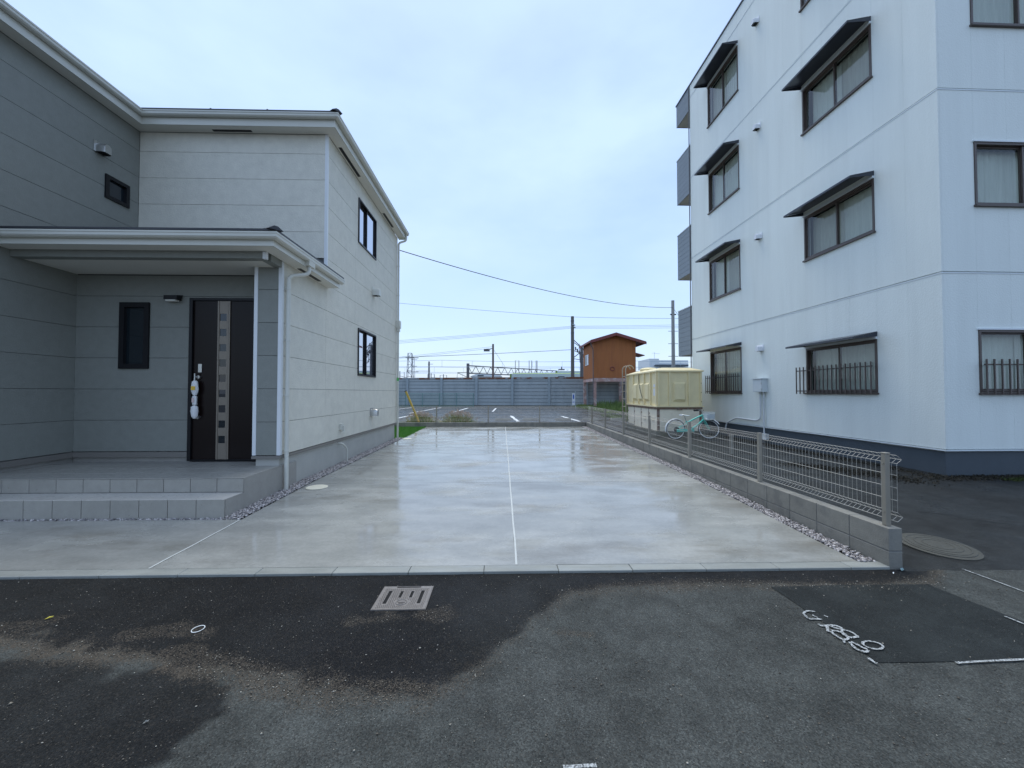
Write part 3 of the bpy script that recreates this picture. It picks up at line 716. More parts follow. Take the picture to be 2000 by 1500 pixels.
for i in range(31):
    B('block', b_r, None, rw, loc=(-9.05 + i * .4, 15.87, ztop - .197))
    B('block', b_r, None, rw, loc=(-9.05 + i * .4, 15.87, ztop - .397))

HZ = [(0, -.551), (.045, -.588), (0, -.622), (0, -.725), (0, -.835), (0, -.945), (0, -1.05), (.045, -1.09), (0, -1.128)]
def panel_mesh(length, r=.0019, step=.05, rh=.0025):
    """a folded welded-wire panel lying along +y, folds towards +x"""
    mb = MB()
    for x, z in HZ: mb.tube([(x, 0, z), (x, length, z)], rh, 5)
    n = int(round(length / step))
    for i in range(n + 1):
        y = min(max(i * step, .003), length - .003)
        mb.tube([(x + .004, y, z) for x, z in (HZ[0], HZ[1], HZ[2], HZ[6], HZ[7], HZ[8])], r, 4, cap=False)
    return mb.mesh('mesh_panel', WIRE, True)
def post_mesh(z0, z1, s=.025):
    mb = MB().cbox(-s, -s, z0, s, s, z1, .004); mb.cbox(-s - .002, -s - .002, z1, s + .002, s + .002, z1 + .012, .003)
    for z in (-.63, -1.06): mb.tube([(-s - .006, 0, z), (-s, 0, z)], .008, 8)
    return mb.mesh('post', POSTM)
pm = post_mesh(ztop - .002, -.545, .0225)
fs_ = thing('mesh_fence', 'beige wire mesh fence standing on the block wall beside the apartment yard', 'fence', (3.42, 3.475, ztop))
PY = [3.475, 5.21, 7.19, 9.17, 11.15, 13.13, 15.08]
for y in PY: B('post', pm, None, fs_, loc=(3.42, y, 0))
p2 = panel_mesh(1.975)
B('mesh_panel', panel_mesh(1.79), None, fs_, loc=(3.452, 3.405, 0))
for i in range(1, 6): B('mesh_panel', p2, None, fs_, loc=(3.452, PY[i] + .006, 0))
B('mesh_panel', panel_mesh(.78), None, fs_, loc=(3.452, PY[6] + .006, 0))
p3 = panel_mesh(2.04)
fr_root = thing('mesh_fence', 'beige wire mesh fence on the wall across the far end of the driveway', 'fence', (0, 15.93, ztop))
for i in range(6): B('post', pm, None, fr_root, loc=(-8.80 + i * 2.06, 15.93, 0))
for i in range(6):
    o = B('mesh_panel', p3, None, fr_root, loc=(-8.80 + 2.06 * (i + 1) - .01, 15.962, 0)); o.rotation_euler.z = math.radians(90)

# ================================================================== THE HOUSE
HX, GXw, YU, YD, YS, YR, YG = -3.25, -6.67, 7.37, 6.35, 5.90, 12.30, 4.2
house = thing('house', 'two-storey cream and grey house with dark front door under a porch roof', 'house', (-5.5, 8.5, -1.44))
BASE, TOPW = -.915, 4.80
courses = [BASE] + [4.437 - .4865 * k for k in range(10, -1, -1)] + [TOPW]
low = [c for c in courses if c < 1.6] + [1.848]
up = [c for c in courses if c > 2.4]
# frames: right side (faces +x), fronts (face -y), grey side (faces +x)
FR = F((HX, 0, 0), (0, 1, 0), (1, 0, 0)); FU = F((0, YU, 0), (1, 0, 0), (0, -1, 0)); FD = F((0, YD, 0), (1, 0, 0), (0, -1, 0)); FG = F((GXw, 0, 0), (0, 1, 0), (1, 0, 0))
FSl = F((0, YS, 0), (1, 0, 0), (0, -1, 0))
wU = (8.95, 10.19, 3.39, 4.41); wL = (8.98, 10.22, .385, 1.46)
hr = [wU, wL]
clad(FR, [YS + .045, YU, 8.80, YR], [c for c in courses if c < 2.05], hr, 'siding_board', CREAM, house)
clad(FR, [YU + .045, 8.80, YR], [c for c in courses if c > 1.9], hr, 'siding_board', CREAM, house)
wallcore(FR, YS + .02, YU + .06, BASE + .01, 1.98, [], house); wallcore(FR, YU + .06, YR - .01, BASE + .01, TOPW, hr, house)
clad(FU, [GXw + .002, HX - .045], up, [], 'siding_board', CREAM, house)
wallcore(FU, GXw, HX - .03, 1.9, TOPW, [], house)
DW = (-4.91, -3.856, -1.062, 1.49)
wP = (-5.985, -5.534, .376, 1.416)
clad(FD, [GXw + .002, HX - .37], low, [DW, wP], 'siding_board', GREY, house)
wallcore(FD, GXw, HX - .2, BASE + .01, 2.0, [DW, wP], house)
wG = (6.745, 7.168, 3.28, 3.68)
clad(FG, [YG, YU - .002], courses, [wG], 'siding_board', GREY, house)
wallcore(FG, YG, YU - .01, BASE + .01, TOPW, [wG], house)
# hidden backs of the walls, so the house is closed
B('wall', MB().box(-12.0, YR - .10, -1.4, HX - .13, YR, TOPW), CREAM, house)
B('wall', MB().box(-12.0, YG, -1.4, GXw - .13, YG + .1, TOPW), GREY, house)
B('wall', MB().box(-12.0, YG + .11, -1.4, -11.9, YR - .11, TOPW), CREAM, house)
# wing wall end beside the door
clad(FSl, [HX - .345, HX - .045], low, [], 'siding_board', GREY, house)
B('wall', MB().box(HX - .36, YS + .02, BASE + .01, HX - .02, YD - .03, 1.95), CORE, house)
FSi = F((HX - .39, 0, 0), (0, 1, 0), (-1, 0, 0))
clad(FSi, [YS + .03, YD - .002], low, [], 'siding_board', GREY, house)
# corner trims
def trim(x0, y0, x1, y1, z0, z1): return B('corner_trim', MB().box(x0, y0, z0, x1, y1, z1), WTRIM, house)
trim(HX - .045, YS - .006, HX + .006, YS + .045, BASE, 1.939)
trim(HX - .396, YS - .006, HX - .345, YS + .03, BASE, 1.848)
trim(HX - .045, YU - .006, HX + .006, YU + .045, 2.0, TOPW)
# base trims and foundations
B('base_trim', MB().sweep([(HX - .39, YD - .0), (HX - .39, YS), (HX, YS), (HX, YR)], [(-.03, BASE - .004), (.012, BASE - .012), (.012, BASE - .05), (-.03, BASE - .05)]), FTRIM, house)
B('base_trim', MB().sweep([(GXw, YG), (GXw, YD), (DW[0] - .002, YD)], [(-.03, BASE - .004), (.012, BASE - .012), (.012, BASE - .09), (-.03, BASE - .09)]), FTRIM, house)
B('base_trim', MB().sweep([(DW[1] + .002, YD), (HX - .395, YD)], [(-.03, BASE - .004), (.012, BASE - .012), (.012, BASE - .09), (-.03, BASE - .09)]), FTRIM, house)
B('foundation', MB().box(HX - .36, YS + .03, -1.6, HX - .03, YR - .12, BASE - .03), FOUND, house)
B('foundation', MB().box(GXw - .2, YG, -1.6, GXw - .04, YD + .2, BASE - .03), DRY, house)
B('foundation', MB().box(GXw - .03, YD + .04, -1.6, DW[0], YD + .16, BASE - .03), DRY, house)
B('foundation', MB().box(DW[1], YD + .04, -1.6, HX - .37, YD + .16, BASE - .03), DRY, house)

# porch roof: beam, ceiling, eaves, gutter, slates
YB = 5.50
B('porch_beam', MB().box(GXw + .002, YB, 1.848, HX - .045, YB + .12, 2.02), GREY, house)
B('porch_beam', MB().box(HX - .12, YB + .121, 1.848, HX, YS - .008, 2.02), GREY, house)
trim(HX - .044, YB - .006, HX + .006, YB + .045, 1.842, 1.939)
B('porch_ceiling', MB().box(GXw + .002, YB + .122, 1.860, HX - .122, YD - .002, 1.875), SOFFIT, house)
B('porch_ceiling', MB().box(HX - .40, YS - .007, 1.8485, HX - .002, YD - .003, 1.860), SOFFIT, house)
def eaves(path, zs, ov, gz=.085):
    fasc = MB().sweep(path, [(ov - .115, zs), (ov - .095, zs), (ov - .095, zs + gz + .065), (ov - .115, zs + gz + .065)])
    B('fascia', fasc, GUTTER, house)
    B('soffit', MB().sweep(path, [(.003, zs + .004), (ov - .116, zs + .004), (ov - .116, zs + .016), (.003, zs + .016)]), SOFFIT, house)
    z = zs + gz
    gp = [(ov - .094, z + .065), (ov - .094, z + .004), (ov - .075, z - .012), (ov - .03, z - .006), (ov - .012, z + .012), (ov - .010, z + .046), (ov - .002, z + .050), (ov, z + .072), (ov - .012, z + .072), (ov - .016, z + .056), (ov - .022, z + .056), (ov - .028, z + .02), (ov - .08, z + .010), (ov - .088, z + .065)]
    B('gutter', MB().sweep(path, gp), GUTTER, house, smooth=False)
eaves([(GXw + .003, YB), (HX, YB), (HX, YU + .06)], 1.94, .32)
eaves([(GXw, YG), (GXw, YU), (HX, YU), (HX, YR + .16)], 4.80, .32, .135)
for y0, y1 in ((6.25, 6.95), (7.75, 8.8), (10.6, 11.5)):
    zz_ = 1.94 if y1 < 7.2 else 4.80
    B('soffit_vent', MB().box(HX + .04, y0, zz_ - .003, HX + .10, y1, zz_ + .003), BLACK, house)
B('soffit_vent', MB().box(-5.3, YU - .1, 4.797, -4.6, YU - .05, 4.803), BLACK, house)
# slates: courses of overlapping boards on each slope
def slope(name, p_eave0, p_eave1, p_top0, p_top1, rows, lift=.020):
    mb = MB()
    a, b, c, d = map(Vector, (p_eave0, p_eave1, p_top0, p_top1))
    for i in range(rows):
        t0, t1 = i / rows, min(1, (i + 1.18) / rows)
        q = [a.lerp(c, t0), b.lerp(d, t0), b.lerp(d, t1), a.lerp(c, t1)]
        up_ = Vector((0, 0, lift))
        lo = [q[0], q[1], q[2] - up_ * .6, q[3] - up_ * .6]
        mb.hexa([p + Vector((0, 0, -.006)) for p in lo] + [lo[0] + up_, lo[1] + up_, lo[2] + up_ * .9, lo[3] + up_ * .9])
    return B(name, mb, ROOF, house)
ze = 2.122
slope('roof', (GXw + .01, 5.205, ze), (-2.955, 5.205, ze), (GXw + .01, YU - .01, ze + .3 * 2.16), (-2.955 - 2.16, YU - .01, ze + .3 * 2.16), 8)
slope('roof', (-2.955, 5.205, ze), (-2.955, YU - .012, ze), (-2.955 - 2.16, YU - .012, ze + .3 * 2.16), (-2.955 - 2.161, YU - .012, ze + .3 * 2.16), 8)
B('roof', MB().box(HX + .012, YU - .010, ze - .01, -2.955, YU + .07, ze + .02), ROOF, house)
ridge = MB()
for i in range(7):
    t0, t1 = i / 7, (i + 1.15) / 7; A = Vector((-2.945, 5.195, ze)); Bv = Vector((-5.1, YU - .02, ze + .3 * 2.16))
    p, q = A.lerp(Bv, t0), A.lerp(Bv, min(1, t1)); s = Vector((.707, .707, 0)) * .09; u = Vector((0, 0, .05))
    ridge.hexa([p - s, p + s, q + s, q - s, p - s * .25 + u, p + s * .25 + u, q + s * .25 + u * .75, q - s * .25 + u * .75])
B('hip_cap', ridge, ROOF, house)
zu = 5.030
slope('roof', (-9.3, 7.075, zu), (-2.955, 7.075, zu), (-9.3, 9.8, zu + .82), (-5.7, 9.8, zu + .82), 10)
slope('roof', (-2.955, 7.075, zu), (-2.955, 12.52, zu), (-5.7, 9.8, zu + .82), (-5.7, 9.81, zu + .82), 10)
slope('roof', (-2.955, 12.52, zu), (-12, 12.52, zu), (-5.7, 9.81, zu + .82), (-12, 9.81, zu + .82), 10)
slope('roof', (-6.505, YG, zu), (-6.505, 7.20, zu), (-9.2, YG, zu + .81), (-9.2, 9.7, zu + .81), 10)
B('roof', MB().add([(-12, YG, zu), (-9.2, YG, zu + .80), (-9.2, 9.8, zu + .80), (-12, 9.8, zu)], [(0, 1, 2, 3)]), ROOF, house)
hc = MB()
for (A, Bv) in (((-2.945, 7.06, zu), (-5.7, 9.8, zu + .82)),):
    A = Vector(A); Bv = Vector(Bv)
    for i in range(9):
        p, q = A.lerp(Bv, i / 9), A.lerp(Bv, min(1, (i + 1.15) / 9)); s = Vector((.707, .707, 0)) * .09; u = Vector((0, 0, .045))
        hc.hexa([p - s, p + s, q + s, q - s, p - s * .25 + u, p + s * .25 + u, q + s * .25 + u * .75, q - s * .25 + u * .75])
B('hip_cap', hc, ROOF, house)
for x in (-5.22, -4.22):
    B('snow_guard', MB().box(x - .06, 7.10, zu + .015, x + .06, 7.115, zu + .035).box(x - .012, 7.115, zu + .015, x + .012, 7.25, zu + .06), BLACK, house)

# rainwater pipes
def bendpath(pts, rad=.06, n=5):
    P = [Vector(p) for p in pts]; out = [P[0]]
    for i in range(1, len(P) - 1):
        a = (P[i - 1] - P[i]); b = (P[i + 1] - P[i]); r_ = min(rad, a.length * .45, b.length * .45); a.normalize(); b.normalize()
        p0, p1 = P[i] + a * r_, P[i] + b * r_
        for k in range(n + 1):
            t = k / n; out.append(p0 * (1 - t) ** 2 + P[i] * 2 * t * (1 - t) + p1 * t * t)
    return out + [P[-1]]
px_, py_ = HX + .055, YS + .08
dp = B('downpipe', MB().tube(bendpath([(HX + .25, py_ + .22, 2.04), (HX + .25, py_ + .22, 1.84), (px_, py_, 1.74), (px_, py_, -1.46)], .07), .03, 12), GUTTER, house, smooth=True)
B('gutter_outlet', MB().prism([(HX + .20, py_ + .12, 2.045), (HX + .305, py_ + .12, 2.045), (HX + .29, py_ + .14, 1.955), (HX + .215, py_ + .14, 1.955)], (0, .19, 0)), GUTTER, dp)
for z in (1.55, .78, -.04, -.86):
    B('pipe_bracket', MB().tube([(px_, py_, z - .012), (px_, py_, z + .012)], .036, 12).box(HX + .001, py_ - .012, z - .008, px_, py_ + .012, z + .008), GUTTER, dp)
rx, ry = HX + .05, YR - .06
dp2 = B('downpipe', MB().tube(bendpath([(HX + .25, ry + .12, 4.90), (HX + .25, ry + .12, 4.74), (rx, ry, 4.62), (rx, ry, -1.41)], .07), .03, 12), GUTTER, house, smooth=True)
B('rain_head', MB().box(HX + .002, ry - .10, 1.98, HX + .12, ry + .08, 2.20).box(HX + .01, ry - .07, 1.88, HX + .10, ry + .05, 1.98), GUTTER, dp2)
B('green_tape', MB().tube([(rx, ry, .36), (rx, ry, .46)], .0315, 12), M('tape_green', (.10, .45, .12), .5), dp2)
for z in (3.9, 3.0, 1.2, .1, -.8):
    B('pipe_bracket', MB().tube([(rx, ry, z - .012), (rx, ry, z + .012)], .036, 12).box(HX + .001, ry - .012, z - .008, rx, ry + .012, z + .008), GUTTER, dp2)
# windows of the house
slider(FR, *wU, house, BLACK, MIRG, fw=.032, front=.025, inside=False)
slider(FR, *wL, house, BLACK, MIRG, fw=.032, front=.025, inside=False)
def fixedwin(fr, a0, a1, z0, z1, fw, gmat, bars=None):
    mb = MB()
    for b in ((a0, a0 + fw, z0 + fw, z1 - fw), (a1 - fw, a1, z0 + fw, z1 - fw), (a0, a1, z0, z0 + fw), (a0, a1, z1 - fw, z1)): mb.fbox(fr, b[0], b[1], -.10, .03, b[2], b[3])
    wn = B('window', mb, BLACK, house)
    B('pane', MB().fbox(fr, a0 + fw, a1 - fw, -.03, -.02, z0 + fw, z1 - fw), gmat, wn)
    return wn
fixedwin(FG, *wG, .06, DARKG)
wn = fixedwin(FD, *wP, .075, DARKG)
# vents, lamp, sockets
ventcap(FG, 6.64, 4.04, house, STEEL, .075)
ventcap(FR, 10.03, 2.54, house, GUTTER, .085); ventcap(FR, 9.95, -.48, house, STEEL, .08)
B('outlet_box', MB().fbox(FR, 8.00, 8.13, 0.001, .05, -.74, -.62).fbox(FR, 8.04, 8.10, .05, .08, -.78, -.66), GUTTER, house)
B('drain_hose', MB().tube(bendpath([(HX - .05, 8.02, -1.00), (HX + .06, 8.02, -1.01), (HX + .10, 8.16, -1.12), (HX + .09, 8.20, -1.40)], .10, 7), .017, 10), GUTTER, house, smooth=True)
wl = B('wall_lamp', MB().fbox(FD, -5.225, -5.055, .001, .03, 1.45, 1.52).prism([FD.p(-5.235, .0, 1.535), FD.p(-5.235, .12, 1.51), FD.p(-5.235, .12, 1.445), FD.p(-5.235, .02, 1.46)], (.20, 0, 0)), BLACK, house)
B('lamp_shade', MB().fbox(FD, -5.215, -5.065, .035, .11, 1.425, 1.444), SOFFIT, wl)

# front door
dr = MB().fbox(FD, DW[0] + .055, DW[1] - .075, -.04, .0, DW[2] + .02, DW[3] - .045)
door = B('door', dr, DOORM, house)
fm = MB()
for b in ((DW[0], DW[0] + .05, DW[2], DW[3]), (DW[1] - .07, DW[1], DW[2], DW[3]), (DW[0] + .05, DW[1] - .07, DW[3] - .04, DW[3])): fm.fbox(FD, b[0], b[1], -.10, .03, b[2], b[3])
fm.fbox(FD, DW[0] + .05, DW[1] - .07, -.10, .02, DW[2], DW[2] + .018)
B('door_frame', fm, BLACK, door)
s0, s1 = -4.478, -4.288
rr_ = [(s0 + .032, s1 - .055)]
pz_ = []
zt = DW[3] - .245
for k in range(9):
    z1 = zt - k * .240; pz_.append((z1 - .115, z1))
sb = MB()
for (p0, p1, q0, q1) in pieces(s0 + .025, s1 - .045, DW[2] + .02, DW[3] - .047, [(rr_[0][0], rr_[0][1], a, b) for a, b in pz_]): sb.fbox(FD, p0, p1, .001, .012, q0, q1)
sb.fbox(FD, s0, s0 + .022, .001, .018, DW[2] + .02, DW[3] - .047); sb.fbox(FD, s1 - .040, s1 - .022, .001, .018, DW[2] + .02, DW[3] - .047); sb.fbox(FD, s1 - .020, s1, .001, .016, DW[2] + .02, DW[3] - .047)
B('door_strip', sb, BRONZE, door)
for a, b in pz_: B('door_pane', MB().fbox(FD, rr_[0][0] + .001, rr_[0][1] - .001, .001, .005, a + .001, b - .001), DARKG, door)
hx = -4.785
hb = MB().tube([FD.p(hx, .06, .30), FD.p(hx, .06, -.37)], .011, 10)
for z in (.245, -.385): hb.tube([FD.p(hx + .03, .0, z), FD.p(hx + .03, .035, z)], .026, 12).tube([FD.p(hx + .03, .03, z), FD.p(hx, .06, z)], .011, 8)
B('handle', hb, STEEL, door, smooth=True)
def lump(zs, rs, seed):
    rr = random.Random(seed); mb = MB(); n = 12; vs = []
    for z, r_ in zip(zs, rs):
        for j in range(n):
            th = 2 * math.pi * j / n; k = r_ * (1 + rr.uniform(-.10, .10)); vs.append(FD.p(hx + .008 + math.cos(th) * k * 1.05, .062 + math.sin(th) * k * .8, z))
    fs = [(i * n + j, i * n + (j + 1) % n, (i + 1) * n + (j + 1) % n, (i + 1) * n + j) for i in range(len(zs) - 1) for j in range(n)]
    fs += [tuple(range(n)), tuple(range((len(zs) - 1) * n, len(zs) * n))]
    return mb.add(vs, fs)
B('handle_wrap', lump([.19, .17, .12, .05, 0, -.04], [.022, .038, .048, .050, .040, .026], 1), WRAP, door, smooth=True)
B('handle_wrap', lump([-.05, -.06, -.13, -.185, -.19], [.022, .034, .034, .032, .02], 2), WRAP, door, smooth=True)
B('handle_wrap', lump([-.20, -.22, -.29, -.35, -.375, -.40], [.026, .045, .050, .044, .035, .02], 3), WRAP, door, smooth=True)
B('tape', MB().fbox(FD, hx - .02, hx + .04, .103, .106, .04, .10), YTAPE, door)
B('tag', MB().fbox(FD, hx - .015, hx + .02, .092, .095, -.15, -.08), PAPER, door)
B('lock_plate', MB().fbox(FD, hx + .015, hx + .07, .001, .014, .32, .45), STEEL, door)

# entrance steps: tiled risers and treads round a mortar core
SX = -3.25; y1_, y2_ = 4.755, 5.09; zf, zt1 = -1.070, -1.248
st = B('entrance_steps', MB().box(GXw + .02, y2_ + .014, -1.6, SX, YD + .03, zf - .011).box(GXw + .02, y1_ + .014, -1.6, SX + .002, y2_ + .013, zt1 - .011), DRY, house)
T = .30 * 1.09; x = SX - .003
def tile_m(w_, d_, h_, mat): return MB().cbox(-w_, 0, 0, 0, d_, h_, .0025).mesh('tile', mat)
tl_r = tile_m(T - .006, .012, -1.251 + 1.482, TILE); tl_t = tile_m(T - .005, y2_ - y1_ - .008, .010, TREAD); tl_u = tile_m(T - .006, .012, .161, TILE)
tl_f = tile_m(T - .004, T - .004, .010, TILE)
for i in range(11):
    xx = x - i * T
    B('tile', tl_r, None, st, loc=(xx, y1_, -1.482)); B('tile', tl_t, None, st, loc=(xx, y1_ + .002, zt1 - .010)); B('tile', tl_u, None, st, loc=(xx, y2_, zt1 + .003))
    for k in range(4):
        if y2_ + .002 + (k + 1) * T < YD + .02: B('tile', tl_f, None, st, loc=(xx, y2_ + .002 + k * T, zf - .010))

# ================================================================== APARTMENT BLOCK
AX, AY = 7.43, 6.49
apt = thing('apartment_block', 'four-storey pale blue apartment block with metal hoods over its windows', 'apartment building', (AX, AY, -1.37), world=False, rotz=.0129)
OFF[apt.name] = Vector((0, 0, 1.37))
AL, AW, AT = 8.60, 13.0, 11.99
FL = F((0, 0, 0), (0, 1, 0), (-1, 0, 0)); FF_ = F((0, 0, 0), (1, 0, 0), (0, -1, 0))
wins = []; winf = []
LW, SW = (1.16, 2.96), (5.52, 7.29)
for k, (zb, zl, zs_) in enumerate(((.0, 1.06, 1.41), (3.22, 4.28, 4.60), (6.35, 7.43, 7.72), (9.46, 10.54, 10.88))):
    wins += [(LW[0], LW[1], zb, zl, k), (SW[0], SW[1], zb, zs_, k)]
    winf.append((.62, 2.42, zb + (.0 if k == 0 else -.02), (1.06, 4.28, 7.43, 10.54)[k], k))
zj = [-.955, 2.052, 5.21, 8.368, 11.526, AT]
hl = [w_[:4] for w_ in wins]; hf = [w_[:4] for w_ in winf]
seam = [0.0, .56, 1.16, 1.76, 2.36, 2.96, 3.60, 4.24, 4.88, 5.52, 6.11, 6.70, 7.29, 7.94, AL]
clad(FL, seam, zj, hl, 'panel', APT, apt, thick=.03, gap=.016, gapu=.0022)
clad(FF_, [.03] + [.62 + .6 * i for i in range(12)] + [8.0, 10, AW], zj, hf, 'panel', APT, apt, thick=.03, gap=.016, gapu=.0022)
wallcore(FL, .03, AL - .01, -1.0, AT, hl, apt, mat=M('apartment_core', (.58, .62, .60), .9), depth=(-.15, -.03))
wallcore(FF_, .15, AW - .01, -1.0, AT, hf, apt, mat=bpy.data.materials['apartment_core'], depth=(-.15, -.03))
B('wall', MB().box(.16, AL - .14, -1.4, AW, AL - .001, AT), APT, apt); B('wall', MB().box(AW - .1, .16, -1.4, AW - .001, AL - .15, AT), APT, apt)
# proud lip under each storey joint
for z in zj[1:5]:
    B('storey_lip', MB().fbox(FL, .0, AL, .0005, .007, z - .030, z - .010).fbox(FF_, -.0, AW, .0005, .007, z - .030, z - .010), APTTRIM, apt)
B('plinth', MB().box(.03, .03, -1.8, AW, AL, -.98), PLINTH, apt)
B('drip_trim', MB().sweep([(0, AL), (0, 0), (AW, 0)], [(0, 0), (0, 0), (0, 0)], close=False) if False else MB().fbox(FL, -.02, AL, -.04, .018, -.978, -.960).fbox(FF_, .0, AW, -.04, .018, -.978, -.960), APTTRIM, apt)
B('parapet_cap', MB().fbox(FL, -.03, AL + 1.17, -.2, .03, AT, AT + .05).fbox(FF_, .0, AW, -.2, .03, AT, AT + .05), HOOD, apt)
B('roof', MB().box(.2, .2, AT - .5, AW, AL - .15, AT - .4), FOUND, apt)
cur_opts = [((CURT, 0, 0, 1), (CURT, .0, 0, 1)), ((CURTW, 0, 0, 1), (CURT, 0, 0, .95)), ((CURT, 0, .1, 1), (CURTW, 0, 0, 1))]
def hood(a0, a1, z):
    mb = MB(); d = .50; zt_, zo = z + .155, z + .035
    # sheet: slopes from the wall down to its front lip, closed with triangular cheeks
    mb.hexa([FL.p(a0, .0, zt_ - .012), FL.p(a1, .0, zt_ - .012), FL.p(a1, d, zo), FL.p(a0, d, zo), FL.p(a0, .0, zt_), FL.p(a1, .0, zt_), FL.p(a1, d, zo + .012), FL.p(a0, d, zo + .012)])
    mb.hexa([FL.p(a0, d - .012, zo - .03), FL.p(a1, d - .012, zo - .03), FL.p(a1, d, zo - .03), FL.p(a0, d, zo - .03), FL.p(a0, d - .012, zo - .001), FL.p(a1, d - .012, zo - .001), FL.p(a1, d, zo - .001), FL.p(a0, d, zo - .001)])
    for a in (a0, a1 - .010):
        mb.prism([FL.p(a + .0005, .002, z + .055), FL.p(a + .0005, .002, zt_ - .014), FL.p(a + .0005, d - .014, zo - .004), FL.p(a + .0005, d - .014, zo - .028)], (0, .009, 0))
    B('window_hood', mb, HOOD, apt)
    B('hood_trim', MB().fbox(FL, a0, a1, .0005, .035, z + .008, z + .052), APTTRIM, apt)
def guard(fr, a0, a1, z0, z1, n):
    mb = MB()
    for z in (z1 - .10, z0 + .06): mb.fbox(fr, a0, a1, .085, .105, z, z + .022)
    for a in (a0 + .1, (a0 + a1) / 2, a1 - .12):
        for z in (z1 - .10, z0 + .06): mb.fbox(fr, a, a + .02, .001, .084, z + .002, z + .020)
    gd = B('window_guard', mb, BROWN, apt)
    bar = MB().fbox(fr, 0, .020, .106, .124, z0, z1).mesh('guard_bar', BROWN)
    for i in range(n):
        a = a0 + (a1 - a0 - .02) * i / (n - 1); v = fr.u * a
        B('guard_bar', bar, None, gd, loc=v)
def sill(fr, a0, a1, z): B('window_sill', MB().fbox(fr, a0 - .02, a1 + .02, -.02, .05, z - .035, z - .003), BROWN, apt)
for i, (a0, a1, z0, z1, k) in enumerate(wins):
    co = cur_opts[(i * 2 + k) % 3]
    slider(FL, a0, a1, z0, z1, apt, BROWN, CGLASS, fw=.038, curtain=co, front=.015, swap=(k % 2 == 0))
    sill(FL, a0, a1, z0)
    hood(a0 - .005, a1 + .03, z1)
for i, (a0, a1, z0, z1, k) in enumerate(winf):
    slider(FF_, a0, a1, z0, z1, apt, BROWN, CGLASS, fw=.038, curtain=cur_opts[k % 3] if k == 0 else ((CURT, 0, 0, 1), (CURT, 0, 0, 1)), front=.015)
    sill(FF_, a0, a1, z0)
    B('hood_trim', MB().fbox(FF_, a0 - .02, a1 + .02, .0005, .03, z1 + .004, z1 + .03), APTTRIM, apt)
guard(FL, LW[0] + .02, LW[1] + .20, -.03, .62, 18)
guard(FL, SW[0] - .0, SW[1] + .14, -.03, .60, 17)
guard(FF_, .60, 2.5, -.02, .56, 15)
for z in (1.27, 4.47, 7.65, 10.74): ventcap(FL, 4.58, z, apt, SIGNW, .075)
# meter box with its conduits
mbx = B('meter_box', MB().fbox(FL, 4.36, 4.76, .001, .16, .02, .38).fbox(FL, 4.34, 4.78, .0, .19, .382, .405), BOXG, apt)
B('box_door', MB().fbox(FL, 4.375, 4.745, .161, .168, .035, .365), BOXG, mbx)
B('hinge', MB().fbox(FL, 4.37, 4.385, .169, .178, .24, .28).fbox(FL, 4.37, 4.385, .169, .178, .08, .12), STEEL, mbx)
B('conduit', MB().tube(bendpath([FL.p(4.60, .05, .02), FL.p(4.60, .05, -.72), FL.p(4.75, .05, -.80), FL.p(5.75, .05, -.78), FL.p(6.25, .07, -.98), FL.p(6.3, .07, -1.2)], .12, 7), .022, 10), PVC, apt, smooth=True)
B('conduit', MB().tube(bendpath([FL.p(4.46, .05, .02), FL.p(4.46, .05, -1.22)], .1), .020, 10), PVC, apt, smooth=True)
B('junction_box', MB().fbox(FL, 4.33, 4.58, .0, .10, -1.30, -1.14), BOXG, apt)
# balconies at the back: boarded ends, parapets, floors
for z0, z1 in ((1.49, 3.35), (4.66, 6.50), (7.80, 9.64), (11.08, AT)):
    y0, y1 = AL + .02, AL + 1.14
    bl = B('balcony', MB().box(.02, y0, z0, AW, y1 - .02, z0 + .16).box(.03, y1 - .06, z0, AW, y1 - .02, z1 - .04).box(.04, y0, z0 + .16, .09, y1 - .03, z1 - .04), APT if False else FOUND, apt)
    n = 10; hgt = (z1 - z0) / n
    for k in range(n):
        B('louvre_board', MB().fbox(FL, y0, y1, -.019, .004, z0 + k * hgt + .004, z0 + (k + 1) * hgt - .004), LOUVRE, bl)
    B('handrail', MB().fbox(FL, y0 - .04, y1 + .02, -.05, .02, z1, z1 + .035), APTTRIM, bl)
B('rain_chain', MB().tube([(-.03, AL + .03, AT), (-.03, AL + .03, -1.3)], .018, 6), DPOLE, apt)
# moss and litter along the plinth
def clutter(name, pts, n, mat, label, hmax=.03):
    tv = []; tf = []; r = np.random.RandomState(8)
    for (x0, y0, x1, y1, z, wd) in pts:
        for i in range(n):
            t = r.rand(); x = x0 + (x1 - x0) * t + r.normal(0, wd); y = y0 + (y1 - y0) * t + r.normal(0, wd); h = r.uniform(.005, hmax); a = r.rand() * 6.28; s = r.uniform(.006, .02)
            k = len(tv); zz0 = lz(y) + .002
            tv += [(x - math.cos(a) * s, y - math.sin(a) * s, zz0), (x + math.cos(a) * s, y + math.sin(a) * s, zz0), (x + r.normal(0, .01), y + r.normal(0, .01), zz0 + h)]; tf.append((k, k + 1, k + 2))
    me = np_mesh(name, np.array(tv), np.array(tf), mat); o = bpy.data.objects.new(name, me); COL.objects.link(o); o['kind'] = 'stuff'; o['label'] = label
clutter('leaf_litter', [(7.15, 6.3, 7.0, 14.5, 0, .08), (6.6, 6.2, 5.6, 7.6, 0, .16), (7.1, 6.35, 9.5, 6.4, 0, .10)], 2600, WEED, 'dark leaf litter along the foot of the apartment wall')
clutter('moss', [(8.1, 6.2, 10.0, 6.3, 0, .06), (8.3, 5.8, 9.0, 6.0, 0, .08)], 1500, MOSS, 'green moss beside the apartment plinth', .04)

